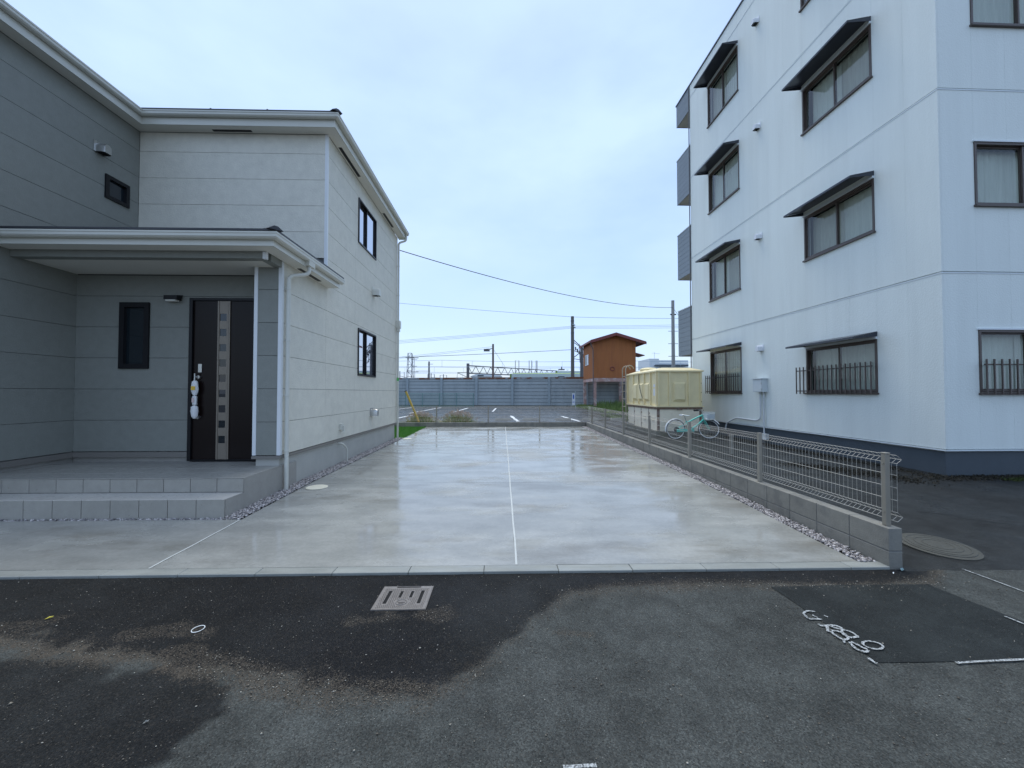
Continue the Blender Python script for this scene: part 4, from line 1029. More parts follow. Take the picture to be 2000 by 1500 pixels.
# ================================================================== WATER TANK
tx0, tx1, ty0, ty1, tz0, tz1 = 5.05, 6.50, 12.8, 15.85, -.44, .70
tank = thing('water_tank', 'yellow fibreglass water tank on a rusty white panelled base', 'water tank', ((tx0 + tx1) / 2, (ty0 + ty1) / 2, -1.41))
B('tank_shell', MB().box(tx0, ty0, tz0, tx1, ty1, tz1), YEL, tank)
FT1 = F((tx0, 0, 0), (0, 1, 0), (-1, 0, 0)); FT2 = F((0, ty0, 0), (1, 0, 0), (0, -1, 0))
B('rim', MB().box(tx0 - .06, ty0 - .06, tz1 - .02, tx1 + .06, ty1 + .06, tz1 + .025).box(tx0 - .06, ty0 - .06, tz0 - .03, tx1 + .06, ty1 + .06, tz0 + .012), YEL, tank)
lid = MB(); cx, cy = (tx0 + tx1) / 2, (ty0 + ty1) / 2
for q0, q1 in ((ty0, ty0 + 1.5), (ty0 + 1.53, ty1)):
    a = [(tx0 - .05, q0 - .05 * (q0 == ty0), tz1 + .026), (tx1 + .05, q0 - .05 * (q0 == ty0), tz1 + .026), (tx1 + .05, q1 + .02, tz1 + .026), (tx0 - .05, q1 + .02, tz1 + .026)]
    b = [(tx0 + .25, q0 + .25, tz1 + .13), (tx1 - .25, q0 + .25, tz1 + .13), (tx1 - .25, q1 - .25, tz1 + .13), (tx0 + .25, q1 - .25, tz1 + .13)]
    lid.hexa(a + b)
lid.disc((tx0 + .5, ty0 + 2.1, tz1 + .13), [(.32, 0), (.32, .06), (.24, .10), (.1, .12)], 20)
B('lid', lid, YEL, tank)
def bosspanel(fr, a0, a1, z0, z1):
    m = .055; P = [fr.p(a0, .001, z0), fr.p(a1, .001, z0), fr.p(a1, .001, z1), fr.p(a0, .001, z1)]; Q = [fr.p(a0 + m, .07, z0 + m * 1.6), fr.p(a1 - m, .07, z0 + m * 1.6), fr.p(a1 - m, .07, z1 - m), fr.p(a0 + m, .07, z1 - m)]
    return MB().hexa(P + Q)
for a in (tx0 + .03, tx0 + .39, tx0 + 1.03, tx1 - .03): B('rib', MB().fbox(FT2, a - .028, a + .028, .001, .05, tz0 + .02, tz1 - .03), YEL, tank)
B('boss', bosspanel(FT2, tx0 + .50, tx0 + .92, tz0 + .14, tz1 - .36), YEL, tank)
for a in (ty0 + .03, ty0 + .55, ty0 + 1.15, ty0 + 1.72, ty0 + 2.32, ty1 - .03): B('rib', MB().fbox(FT1, a - .028, a + .028, .001, .05, tz0 + .02, tz1 - .03), YEL, tank)
for a in (ty0 + .62, ty0 + 1.22, ty0 + 1.80): B('boss', bosspanel(FT1, a, a + .44, tz0 + .14, tz1 - .36), YEL, tank)
B('sticker', MB().fbox(FT1, ty0 + .20, ty0 + .34, .001, .004, -.10, .14).fbox(FT1, ty0 + .20, ty0 + .34, .001, .004, .18, .28), SIGNW, tank)
B('bolt', MB().fbox(FT2, tx1 - .04, tx1 - .02, .05, .065, .3, .32).fbox(FT2, tx1 - .04, tx1 - .02, .05, .065, 0, .02).fbox(FT2, tx1 - .04, tx1 - .02, .05, .065, -.3, -.28), RUST, tank)
B('base_frame', MB().box(tx0 - .02, ty0 - .02, tz0 - .10, tx1 + .02, ty1 + .02, tz0 - .031).box(tx0 + .0, ty0 + .0, -1.24, tx0 + .07, ty0 + .07, tz0 - .10).box(tx1 - .07, ty0, -1.24, tx1, ty0 + .07, tz0 - .10).box(tx0 + .62, ty0 - .035, tz0 - .12, tx0 + .80, ty0 - .021, tz0 - .02), RUST, tank)
B('base_plinth', MB().box(tx0 - .10, ty0 - .10, -1.6, tx1 + .1, ty1 + .1, -1.245), M('mossy_concrete', (.14, .135, .11), .85, var=.25, col2=(.06, .06, .03)), tank)
B('base_panel', MB().box(tx0 + .072, ty0 + .01, -1.242, tx1 - .072, ty0 + .03, tz0 - .10), TANKW, tank)
for i in range(4):
    a0 = ty0 + .08 + i * .75
    bp = B('base_panel', MB().fbox(FT1, a0, a0 + .70, -.03, -.008, -1.242 + (.05 if i == 3 else 0), tz0 - .11), TANKW, tank)
    B('panel_post', MB().fbox(FT1, a0 + .705, a0 + .745, -.04, -.004, -1.242, tz0 - .10), RUST, tank)
    if i < 2:
        for z in (-.84, -.93): B('louvre', MB().fbox(FT1, a0 + .24, a0 + .46, -.007, .015, z, z + .035), TANKW, bp)
    B('latch', MB().fbox(FT1, a0 + .64, a0 + .68, -.007, .012, -.72, -.68).fbox(FT1, a0 + .64, a0 + .68, -.007, .012, -1.1, -1.06), RUST, bp)
lx, ly = tx0 - .16, ty1 - .25
lad = MB()
for yy_ in (ly, ly + .42):
    arc = [(lx + .16 - .16 * math.cos(t), yy_, .92 + .16 * math.sin(t)) for t in np.linspace(0, math.pi * .95, 9)]
    lad.tube([(lx, yy_, -1.4), (lx, yy_, .92)] + arc[1:], .022, 8)
B('ladder', lad, M('ladder_steel', (.35, .29, .22), .6, var=.1), tank, smooth=True)
for k in range(7): B('rung', MB().tube([(lx, ly, -1.15 + k * .3), (lx, ly + .42, -1.15 + k * .3)], .014, 6), bpy.data.materials['ladder_steel'], tank)
B('cable', MB().tube([FT1.p(ty0 + 1.62 - t * .4, .06 + .03 * math.sin(t * 3), tz1 - .03 - 1.0 * t + .14 * t * t) for t in np.linspace(0, 1, 9)], .009, 6), CABLE, tank)

# ================================================================== BICYCLE
bike = thing('bicycle', 'mint green bicycle with white mudguards parked beside the yellow tank base', 'bicycle', (5.7, 11.8, -1.405), world=False, rotz=math.radians(4))
R_ = .30; rw_, fw_ = (-.52, 0, R_ + .005), (.53, 0, R_ + .005)
def wheel(c, rot, spok):
    wv = B('wheel', MB().torus((0, 0, 0), R_ - .012, .018, 'y', 36, 8), RUBBER, bike, smooth=True, loc=c); wv.rotation_euler.z = rot
    B('rim', MB().torus((0, 0, 0), R_ - .036, .012, 'y', 36, 6), BWHITE, wv, smooth=True)
    sp = MB()
    for i in range(spok):
        th = 2 * math.pi * i / spok; th2 = th + (.35 if i % 2 else -.35)
        sp.tube([(math.cos(th2) * .018, .018 if i % 4 < 2 else -.018, math.sin(th2) * .018), (math.cos(th) * (R_ - .04), 0, math.sin(th) * (R_ - .04))], .0018, 4, cap=False)
    sp.tube([(0, -.05, 0), (0, .05, 0)], .018, 8)
    B('spokes', sp, STEEL, wv)
    mg = MB(); n = 16
    a0, a1 = (math.radians(15), math.radians(200)) if spok == 28 else (math.radians(30), math.radians(175))
    if spok == 28: a0, a1 = math.radians(25), math.radians(190)
    vs = []
    for i in range(n + 1):
        th = a0 + (a1 - a0) * i / n
        for (dy, dr_) in ((-.028, -.004), (-.016, .014), (.016, .014), (.028, -.004)): vs.append((math.cos(th) * (R_ + .014 + dr_), dy, math.sin(th) * (R_ + .014 + dr_)))
    mg.add(vs, [(i * 4 + j, i * 4 + j + 1, (i + 1) * 4 + j + 1, (i + 1) * 4 + j) for i in range(n) for j in range(3)])
    B('mudguard', mg, BWHITE, wv, smooth=True)
wheel(rw_, 0, 28); wheel(fw_, math.radians(-38), 24)
bb = (-.07, 0, .285); stp = (-.19, 0, .56); hd0, hd1 = (.355, 0, .60), (.325, 0, .735)
fmb = MB()
fmb.tube([bb, stp], .020, 10).tube([bb, (.20, 0, .46), hd0], .026, 10).tube([(-.165, 0, .50), (.02, 0, .60), hd1], .023, 10).tube([hd0, hd1], .022, 10)
for y in (-.05, .05):
    fmb.tube([(rw_[0], y, rw_[2]), (bb[0], y * .6, bb[2])], .010, 8).tube([(rw_[0], y, rw_[2]), (-.17, y * .3, .50)], .009, 8)
B('frame', fmb, MINT, bike, smooth=True)
fk = MB()
for y in (-.045, .045): fk.tube([(fw_[0], y, fw_[2]), (.40, y, .53), (.365, y * .5, .58)], .012, 8)
B('fork', fk, MINT, bike, smooth=True)
B('chain_guard', MB().cbox(-.53, -.085, .235, .02, -.065, .325, .008), MINT, bike)
ck = MB().torus((bb[0], -.06, bb[2]), .075, .006, 'y', 20, 6).tube([(bb[0], -.09, bb[2]), (.03, -.09, .17)], .008, 6).tube([(bb[0], .08, bb[2]), (-.16, .08, .40)], .008, 6).tube([(bb[0], -.1, bb[2]), (bb[0], .09, bb[2])], .012, 8)
B('crank', ck, STEEL, bike)
B('pedal', MB().cbox(-.02, -.19, .155, .08, -.095, .185, .006), RUBBER, bike); B('pedal', MB().cbox(-.21, .085, .385, -.11, .18, .415, .006), RUBBER, bike)
B('disc_guard', MB().tube([(rw_[0], -.06, rw_[2]), (rw_[0], -.05, rw_[2])], .085, 20), RUBBER, bike)
B('seat_post', MB().tube([stp, (-.235, 0, .70)], .012, 8), STEEL, bike)
sv = MB(); n = 9; vs = []
for i in range(n):
    t = i / (n - 1); x_ = -.36 + .27 * t; hw = .085 * (1 - t) ** 1.2 + .018; zc = .725 + .012 * math.cos(t * 3)
    for j in range(8):
        th = 2 * math.pi * j / 8; vs.append((x_, math.cos(th) * hw, zc + math.sin(th) * (.026 - .01 * t)))
sv.add(vs, [(i * 8 + j, i * 8 + (j + 1) % 8, (i + 1) * 8 + (j + 1) % 8, (i + 1) * 8 + j) for i in range(n - 1) for j in range(8)] + [tuple(range(8)), tuple(range((n - 1) * 8, n * 8))])
B('saddle', sv, BWHITE, bike, smooth=True)
hb = MB().tube([hd1, (.30, 0, .84)], .012, 8); ang = math.radians(-38); ca, sa = math.cos(ang), math.sin(ang)
def hp(lx_, ly_, z): return (.30 + lx_ * ca - ly_ * sa, lx_ * sa + ly_ * ca, z)
hb.tube([hp(-.13, .30, .88), hp(-.02, .22, .885), hp(.03, .05, .85), hp(.03, -.05, .85), hp(-.02, -.22, .885), hp(-.13, -.30, .88)], .015, 8)
B('handlebar', hb, STEEL, bike, smooth=True)
for s_ in (1, -1): B('grip', MB().tube([hp(-.17, .315 * s_, .88), hp(-.06, .25 * s_, .884)], .027, 8).tube([hp(-.07, .24 * s_, .87), hp(.02, .29 * s_, .862)], .010, 6), RUBBER, bike)
bk = MB(); x0b, x1b = .40, .62
for k in range(6):
    t = k / 5; z = .60 + .22 * t; e = .02 * t
    bk.tube([(x0b - e, -.13 - e, z), (x1b + e, -.13 - e, z), (x1b + e, .13 + e, z), (x0b - e, .13 + e, z), (x0b - e, -.13 - e, z)], .004, 4)
for k in range(8):
    x_ = x0b + (x1b - x0b) * k / 7
    for y in (-1, 1): bk.tube([(x_, y * .13, .60), (x_, y * .15, .82)], .003, 4)
    y_ = -.13 + .26 * k / 7; bk.tube([(x1b, y_, .60), (x1b + .02, y_ * 1.15, .82)], .003, 4); bk.tube([(x0b, y_, .60), (x1b, y_, .60)], .003, 4)
bk.hexa([(x0b, -.128, .605), (x1b, -.128, .605), (x1b, .128, .605), (x0b, .128, .605), (x0b, -.128, .61), (x1b, -.128, .61), (x1b, .128, .61), (x0b, .128, .61)])
for y in (-.13, .13): bk.hexa([(x0b, y - .002, .62), (x1b, y - .002, .62), (x1b, y + .002, .62), (x0b, y + .002, .62), (x0b, y * 1.1 - .002, .76), (x1b + .015, y * 1.1 - .002, .76), (x1b + .015, y * 1.1 + .002, .76), (x0b, y * 1.1 + .002, .76)])
B('basket', bk, BBASK, bike)
B('kickstand', MB().tube([(rw_[0] + .05, .06, rw_[2]), (rw_[0] + .10, .16, .0)], .008, 6), STEEL, bike)

# ================================================================== HUT ON STILTS
hy = 37.0; hx0, hx1, hb_, he, hrz = 8.58, 12.56, 1.39, 4.93, 5.52
hut = thing('stilt_hut', 'orange corrugated hut with a red gable roof standing on rusty steel stilts', 'hut', ((hx0 + hx1) / 2, hy + 2.3, -1.41))
hd_ = 4.7
def corr(p0, p1, z0, z1, ztop=None, step=.09, amp=.018):
    p0, p1 = Vector(p0), Vector(p1); l = (p1 - p0).length; u = (p1 - p0) / l; nrm = Vector((u.y, -u.x)); n = int(l / step) * 2; vs = []
    for i in range(n + 1):
        a = l * i / n; q = p0 + u * a + nrm * (amp if i % 2 else 0); zt_ = z1 if ztop is None else ztop(a / l)
        vs += [(q.x, q.y, z0), (q.x, q.y, zt_)]
    return MB().add(vs, [(2 * i, 2 * i + 2, 2 * i + 3, 2 * i + 1) for i in range(n)])
xm = (hx0 + hx1) / 2
gab = lambda t: he + (hrz - .1 - he) * (1 - abs(2 * t - 1))
B('wall', corr((hx0, hy), (hx1, hy), hb_, he, gab), ORANGE, hut); B('wall', corr((hx0, hy + hd_), (hx0, hy), hb_, he + .05), ORANGE, hut, label='pinkish orange side wall of the hut')
B('wall', corr((hx1, hy), (hx1, hy + hd_), hb_, he + .05), ORANGE, hut); B('wall', corr((hx1, hy + hd_), (hx0, hy + hd_), hb_, he, gab), ORANGE, hut)
B('floor', MB().box(hx0, hy, hb_ - .05, hx1, hy + hd_, hb_), RUST, hut)
sl = (hrz - he) / (xm - hx0)
for s_, ex in ((-1, hx0 - .38), (1, hx1 + .82)):
    ezl = hrz - abs(ex - xm) * sl
    yA, yB = hy - .55, hy + hd_ + .5
    rb = MB().hexa([(ex, yA, ezl), (xm, yA, hrz), (xm, yB, hrz), (ex, yB, ezl), (ex, yA, ezl + .08), (xm, yA, hrz + .08), (xm, yB, hrz + .08), (ex, yB, ezl + .08)])
    B('roof', rb, M('hut_roof', (.13, .06, .055), .6, var=.15) if s_ < 0 else bpy.data.materials['hut_roof'], hut)
    B('barge_board', MB().hexa([(ex, yA - .03, ezl - .20), (xm + .002 * s_, yA - .03, hrz - .20), (xm + .002 * s_, yA - .005, hrz - .20), (ex, yA - .005, ezl - .20), (ex, yA - .03, ezl + .04), (xm + .002 * s_, yA - .03, hrz + .04), (xm + .002 * s_, yA - .005, hrz + .04), (ex, yA - .005, ezl + .04)]), REDF, hut)
    B('eaves_board', MB().box(min(ex, ex + .03 * s_), yA, ezl - .12, max(ex, ex + .03 * s_), yB, ezl + .02), REDF, hut)
B('window', MB().box(hx0 - .06, hy + 2.1, 2.75, hx0 - .022, hy + 3.6, 3.8), SIGNW, hut)
B('pane', MB().box(hx0 - .07, hy + 2.85, 2.82, hx0 - .061, hy + 3.5, 3.73), FARD, hut)
B('window_hood', MB().hexa([(hx1 + .02, hy + 1.2, 3.78), (hx1 + 1.3, hy + 1.2, 3.60), (hx1 + 1.3, hy + 3, 3.60), (hx1 + .02, hy + 3, 3.78), (hx1 + .02, hy + 1.2, 4.0), (hx1 + 1.3, hy + 1.2, 3.66), (hx1 + 1.3, hy + 3, 3.66), (hx1 + .02, hy + 3, 4.0)]), REDF, hut)
B('side_vent', MB().box(hx1 + .02, hy + 1.6, 2.1, hx1 + .18, hy + 2.2, 2.75), DPOLE, hut)
for x_ in (hx0 + .12, hx1 - .12):
    for y_ in (hy + .14, hy + hd_ - .14):
        B('stilt', MB().box(x_ - .13, y_ - .13, -1.42, x_ + .13, y_ + .13, hb_ - .06), PINKST, hut)
B('beam', MB().box(hx0 - .02, hy - .06, hb_ - .35, hx1 + .02, hy + .005, hb_ - .02), PINKST, hut); B('beam', MB().box(hx0 - .03, hy + .01, hb_ - .33, hx0 + .04, hy + hd_, hb_ - .055), PINKST, hut)
B('drain_hole', MB().torus((hx0 + 1.75, hy - .03, 2.25), .18, .035, 'y', 16, 6), REDF, hut)
B('rain_pipe', MB().tube(bendpath([(hx0 - .34, hy - .3, 4.8), (hx0 - .32, hy - .3, 4.4), (hx0 - .08, hy - .1, 4.1), (hx0 - .08, hy - .1, -1.4)], .2), .04, 6), DPOLE, hut)

# ================================================================== NOISE BARRIER
bar = thing('noise_barrier', 'long blue-grey panelled noise barrier with a rusty top edge behind the car park', 'barrier', (0, 45.5, -1.42))
A0, A1 = Vector((-60.0, 54.2)), Vector((60.0, 33.9)); u = (A1 - A0).normalized(); fb = F((A0.x, A0.y, 0), (u.x, u.y, 0), (u.y, -u.x, 0)); Lb = (A1 - A0).length
def a_at(px):                               # distance along the barrier where the sight line through a column meets it
    r = sight(px, 767); k = r.x / r.y; t = (A0.x - k * A0.y) / (k * u.y - u.x); return t
a_s = [a_at(p) for p in (800, 865, 931, 1001.6, 1075)]
step = 4.05; start = a_s[2] - step * 12
rows = 8; zb, zt_ = -1.42, 1.66; hrow = (zt_ - zb) / rows
for i in range(24):
    p0 = start + i * step
    if p0 + step > Lb - .5: break
    B('post', MB().fbox(fb, p0 - .13, p0 + .13, -.05, .16, zb, zt_ + .02), BARRP, bar)
    for k in range(rows):
        z0 = zb + k * hrow
        B('panel', MB().hexa([fb.p(p0 + .13, -.02, z0 + .01), fb.p(p0 + step - .13, -.02, z0 + .01), fb.p(p0 + step - .13, .055, z0 + .01), fb.p(p0 + .13, .055, z0 + .01),
                              fb.p(p0 + .13, -.02, z0 + hrow - .02), fb.p(p0 + step - .13, -.02, z0 + hrow - .02), fb.p(p0 + step - .13, .015, z0 + hrow - .02), fb.p(p0 + .13, .015, z0 + hrow - .02)]), BARR, bar)
    B('rusty_cap', MB().fbox(fb, p0 + .131, p0 + step - .131, -.04, .075, zt_ - .15, zt_ + .05), RUSTCAP, bar)
    if i < 1:
        B('backing', MB().fbox(fb, p0, start + 23 * step, -.10, -.055, zb, zt_), M('barrier_backing', (.09, .11, .125), .8), bar)
struct('barrier_verge', MB().fbox(fb, 2, Lb - 2, .17, .75, -1.6, -1.385), M('verge_soil', (.05, .05, .03), .95, var=.4, vscale=2, col2=(.06, .09, .02), c2scale=1.2))

# low green net fence in front of the barrier
nf = thing('net_fence', 'low green net fence in front of the left part of the barrier', 'fence', (-10, 40, -1.41))
nm = MB()
for i in range(9):
    x_ = -16.5 + i * 1.7; B('post', MB().tube([(x_, 40, -1.41), (x_, 40, -.05)], .03, 6), NETG, nf)
for z in (-1.35, -.08): nm.tube([(-16.5, 40, z), (-2.9, 40, z)], .018, 5)
for i in range(11): nm.tube([(-16.5, 40, -1.3 + i * .11), (-2.9, 40, -1.3 + i * .11)], .006, 4)
for i in range(136): nm.tube([(-16.5 + i * .1, 40, -1.35), (-16.5 + i * .1, 40, -.08)], .006, 4, cap=False)
B('net', nm, NETG, nf)

# ================================================================== CAR PARK ODDS AND ENDS
ws = None
for k, (px, py, lab) in enumerate(((982, 818, 'concrete wheel stop just right of the middle fence post, leftmost of the row'), (1037, 818, 'concrete wheel stop in the middle of the row behind the far fence'), (1100, 818, 'concrete wheel stop beside the last white bay line'), (1153, 818, 'concrete wheel stop nearest the far wall corner'), (1208, 818, 'concrete wheel stop beside the tank ladder'))):
    x_, y_ = gpt(px, py + 2.5, 1.405)
    t = thing('wheel_stop', lab, 'wheel stop', (x_, y_, -1.408), world=False, group='wheel stops in the car park')
    for s_ in ((-.38, -.02), (.02, .38)) if False else ((-.40, .40),):
        B('stop_block', MB().hexa([(s_[0], -.08, 0), (s_[1], -.08, 0), (s_[1], .08, 0), (s_[0], .08, 0), (s_[0] + .02, -.05, .11), (s_[1] - .02, -.05, .11), (s_[1] - .02, .05, .11), (s_[0] + .02, .05, .11)]), M('stop_concrete', (.42, .40, .36), .8, var=.15) if k == 0 else bpy.data.materials['stop_concrete'], t)
    B('foot', MB().box(-.30, -.07, -.004, -.18, .07, .0).box(.18, -.07, -.004, .30, .07, .0), RUBBER, t)
# yellow guy-wire cover
p0, p1 = at(793, 765, 16.6), at(818, 824, 16.5)
gy = thing('guy_cover', 'leaning yellow guy wire cover pole in the grass behind the far fence', 'pole', p1)
B('pole_sleeve', MB().tube([p1, p0], .045, 10), BAMB, gy, smooth=True); B('pole_cap', MB().tube([p0, Vector(p0) + (Vector(p0) - Vector(p1)).normalized() * .05], .047, 10), DPOLE, gy)
def tuft(name, label, cx, cy, rx_, ry_, n, h, group):
    r = random.Random(hash(label) % 1000 if False else len(label) * 7 + int(cx * 10)); t = thing(name, label, 'plant', (cx, cy, -1.405), world=False, group=group)
    for nm_, mat, frac, wv in (('dry_blades', STRAW, .45, .010), ('green_blades', GREENG, .55, .012)):
        mb = MB(); vs = []; fs = []
        for i in range(int(n * frac)):
            x_ = r.gauss(0, rx_ * .5); y_ = r.gauss(0, ry_ * .5); hh = h * r.uniform(.4, 1.0) * max(.35, 1 - (abs(x_) / rx_) ** 2 * .6); lx_, ly_ = r.gauss(0, .16) + x_ * .35, r.gauss(0, .14); a = r.random() * 3.14
            c, s = math.cos(a) * wv, math.sin(a) * wv; k = len(vs)
            vs += [(x_ - c, y_ - s, 0), (x_ + c, y_ + s, 0), (x_ + lx_ * .4 + c * .7, y_ + ly_ * .4 + s * .7, hh * .6), (x_ + lx_ * .4 - c * .7, y_ + ly_ * .4 - s * .7, hh * .6), (x_ + lx_, y_ + ly_, hh)]
            fs += [(k, k + 1, k + 2, k + 3), (k + 3, k + 2, k + 4)]
        mb.add(vs, fs); o = B(nm_, mb, mat, t); o['kind'] = 'stuff'
    mb = MB(); vs = []; fs = []
    for i in range(n // 3):
        x_ = r.gauss(0, rx_ * .55); y_ = r.gauss(0, ry_ * .5); z_ = h * r.uniform(.65, 1.05) * max(.4, 1 - (abs(x_) / rx_) ** 2 * .4); l = r.uniform(.06, .12); d = .014; k = len(vs); tx_ = r.gauss(0, .04)
        vs += [(x_, y_, z_), (x_ + d, y_, z_ + l * .4), (x_ + tx_, y_, z_ + l), (x_ - d, y_, z_ + l * .4), (x_, y_ + d, z_ + l * .4), (x_, y_ - d, z_ + l * .4)]
        fs += [(k, k + 1, k + 2, k + 3), (k, k + 4, k + 2, k + 5)]
    mb.add(vs, fs); o = B('seed_heads', mb, PLUME, t); o['kind'] = 'stuff'
G_ = 'dry grass clumps behind the far fence'
x_, y_ = gpt(840, 823.5, 1.405); tuft('grass_clump', 'bushy dry grass clump at the foot of the leaning yellow pole', x_ - .1, 17.6, .62, .45, 900, .52, G_)
x_, y_ = gpt(906, 823.5, 1.405); tuft('grass_clump', 'bushy dry grass clump with pinkish seed heads, right of the one by the yellow pole', x_ - .1, 17.7, .68, .45, 950, .56, G_)
# weeds around the hut and tank
wv_ = []; wf_ = []; r = np.random.RandomState(4)
for (x0, x1, y0, y1, n, h) in ((7.2, 13.5, 27, 41, 6000, .40), (6.0, 9.5, 18.0, 24, 2200, .22), (9, 13, 36, 40, 1500, .9)):
    for i in range(n):
        x = r.uniform(x0, x1); y = r.uniform(y0, y1); hh = h * r.uniform(.3, 1) * (.4 + .6 * abs(math.sin(x * 2.1 + y * .7))); s = r.uniform(.01, .03); lx_, ly_ = r.normal(0, .1, 2)
        k = len(wv_); wv_ += [(x - s, y, -1.41), (x + s, y, -1.41), (x + lx_, y + ly_, -1.41 + hh)]; wf_.append((k, k + 1, k + 2))
me = np_mesh('grass', np.array(wv_), np.array(wf_), M('weed_green', (.13, .19, .05), .85, var=.4, vscale=1.2)); o = bpy.data.objects.new('grass', me); COL.objects.link(o); o['kind'] = 'stuff'; o['label'] = 'rough grass growing around the stilts of the hut'
# small sign at the hut
sx, sy, _ = at(1121, 770, 35.0)
sg = thing('small_sign', 'narrow white and blue sign on a post beside the hut', 'sign', (sx, sy, -1.41), world=False)
B('post', MB().tube([(0.12, .02, 0), (0.12, .02, 1.55)], .03, 6), BARRP, sg); B('sign_board', MB().box(-.16, -.03, .30, .08, -.01, 1.35), SIGNW, sg)
B('sign_print', MB().box(-.10, -.036, .85, .02, -.031, 1.25).box(-.12, -.036, .55, .04, -.031, .62), SIGNB, sg)

# ================================================================== POLES, RAILWAY AND WIRES
def utility_pole(label, px, py, Y, r, base=-1.6, group=None, mat=CONC, arms=()):
    x, y, z = at(px, py, Y); t = thing('utility_pole', label, 'pole', (x, y, base), group=group)
    B('shaft', MB().tube([(x, y, base), (x, y, z)], r * 1.12, 10, r2=r * .9), mat, t, smooth=True)
    for zz_, w0, w1 in arms: B('cross_arm', MB().box(x + w0, y - .05, zz_ - .04, x + w1, y + .05, zz_ + .04), DPOLE, t)
    return t, x, y, z
t, x, y, z = utility_pole('thick weathered concrete pole standing behind the barrier left of the orange hut', 1118, 618, 47.5, .21, arms=())
for zz_ in (z - .55, z - 2.0, z - 4.9): B('band', MB().tube([(x, y, zz_ - .06), (x, y, zz_ + .06)], .21, 10), DPOLE, t)
B('insulator', MB().tube([(x + .05, y - .2, z - 1.3), (x + .35, y - .2, z - 1.4)], .07, 8).tube([(x - .05, y - .2, z - 1.0), (x + .3, y - .2, z - 1.1)], .07, 8), BARRP, t)
br = MB()
for k in range(3): br.tube([(x + .1, y, 6.1 - k * 1.0), (x + .9, y + .3, 5.6 - k * .8), (x + 1.25, y + .4, 4.9 - k * .7)], .04, 6)
br.tube([(x + .1, y, 6.4), (x + 1.6, y + .4, 5.1)], .05, 6).tube([(x + .1, y, 4.2), (x + 1.4, y + .4, 5.2)], .05, 6).tube([(x + .8, y, 5.9), (x + .9, y, 3.6)], .04, 6)
for k in range(5): br.tube([(x + .35 + k * .22, y - .05, 5.5 - k * .22), (x + .38 + k * .22, y - .05, 5.1 - k * .22)], .09, 6)
B('bracket', br, DPOLE, t)
utility_pole('shorter dark pole close behind the thick pole, its foot hidden by the hut', 1136, 675, 52, .22, mat=DPOLE)
t2, qx, qy, qz = utility_pole('slim grey pole with step bolts between the tank and the balconies', 1314, 587, 28, .12, mat=M('pole_grey', (.36, .36, .35), .7), arms=((5.6, -.18, .22),))
st_ = MB()
for k in range(6): st_.tube([(qx - .35, qy, 3.5 + k * .0 - k * .9 + .9), (qx + .35, qy, 3.5 - k * .9 + .9)], .018, 5)
B('step_bolt', st_, DPOLE, t2)
t3, lx_, ly_, lz_ = utility_pole('thin brown pole carrying a floodlight above the barrier', 963, 672, 58, .16, mat=M('brown_pole', (.16, .11, .10), .7))
fx, fy, fz = at(951, 684, 58)
fl = B('floodlight', MB().box(fx - .45, fy - .25, fz - .16, fx + .40, fy + .25, fz + .16), DPOLE, t3); B('light_arm', MB().tube([(fx + .4, fy, fz + .1), (lx_, ly_, fz + .35)], .05, 6), DPOLE, t3)
utility_pole('short dark pole with a sideways bracket, left of the truss gantry', 838, 706, 92, .20, mat=DPOLE, arms=((5.0, -3.0, .3), (6.6, -.3, .9)))
# lattice mast
def mast(label, px, py, Y, wd):
    x, y, z = at(px, py, Y); t = thing('lattice_mast', label, 'mast', (x, y, -1.6)); mb = MB(); n = 9; zz_ = np.linspace(-1.6, z, n)
    for sx_ in (-1, 1):
        for sy_ in (-1, 1): mb.tube([(x + sx_ * wd * .6, y + sy_ * wd * .6, -1.6), (x + sx_ * wd * .32, y + sy_ * wd * .32, z)], .06, 4)
    B('legs', mb, DPOLE, t); mb = MB()
    for i in range(n - 1):
        k0 = wd * (.6 - .28 * i / (n - 1)); k1 = wd * (.6 - .28 * (i + 1) / (n - 1)); s_ = 1 if i % 2 else -1
        mb.tube([(x - s_ * k0, y - k0, zz_[i]), (x + s_ * k1, y - k1, zz_[i + 1])], .045, 4).tube([(x - k1, y - k1, zz_[i + 1]), (x + k1, y - k1, zz_[i + 1])], .045, 4)
    B('bracing', mb, DPOLE, t); B('cross_arm', MB().box(x - 1.0, y - .08, z - 1.1, x + 1.9, y + .08, z - .95).box(x - .8, y - .08, z - 4.3, x + 1.9, y + .08, z - 4.15), DPOLE, t)
    return t
mast('dark lattice mast beside the corner of the house above the barrier', 801, 690, 90, 1.3)
mast('pale distant pylon just right of the dark lattice mast', 807, 698, 190, 1.6)
# signal gantry truss
ga = thing('rail_gantry', 'steel truss gantry over the railway behind the barrier', 'gantry', (-5, 76, -1.6))
q0 = Vector(at(914, 714, 76)); q1 = Vector((16.0, 97, q0.z)); nn = 16; ch = MB(); wb = MB(); dn = Vector((0, 0, -1.45))
ch.tube([q0, q1], .11, 6).tube([q0 + dn, q1 + dn], .11, 6)
for i in range(nn):
    a = q0.lerp(q1, i / nn); b = q0.lerp(q1, (i + .5) / nn); c = q0.lerp(q1, (i + 1) / nn); wb.tube([a, b + dn], .07, 4).tube([b + dn, c], .07, 4)
B('chord', ch, DPOLE, ga); B('web', wb, DPOLE, ga)
B('column', MB().tube([(q0.x, q0.y, -1.6), (q0.x, q0.y, q0.z + .4)], .28, 8), DPOLE, ga); B('column', MB().tube([(q1.x, q1.y, -1.6), (q1.x, q1.y, q1.z + .4)], .28, 8), DPOLE, ga)
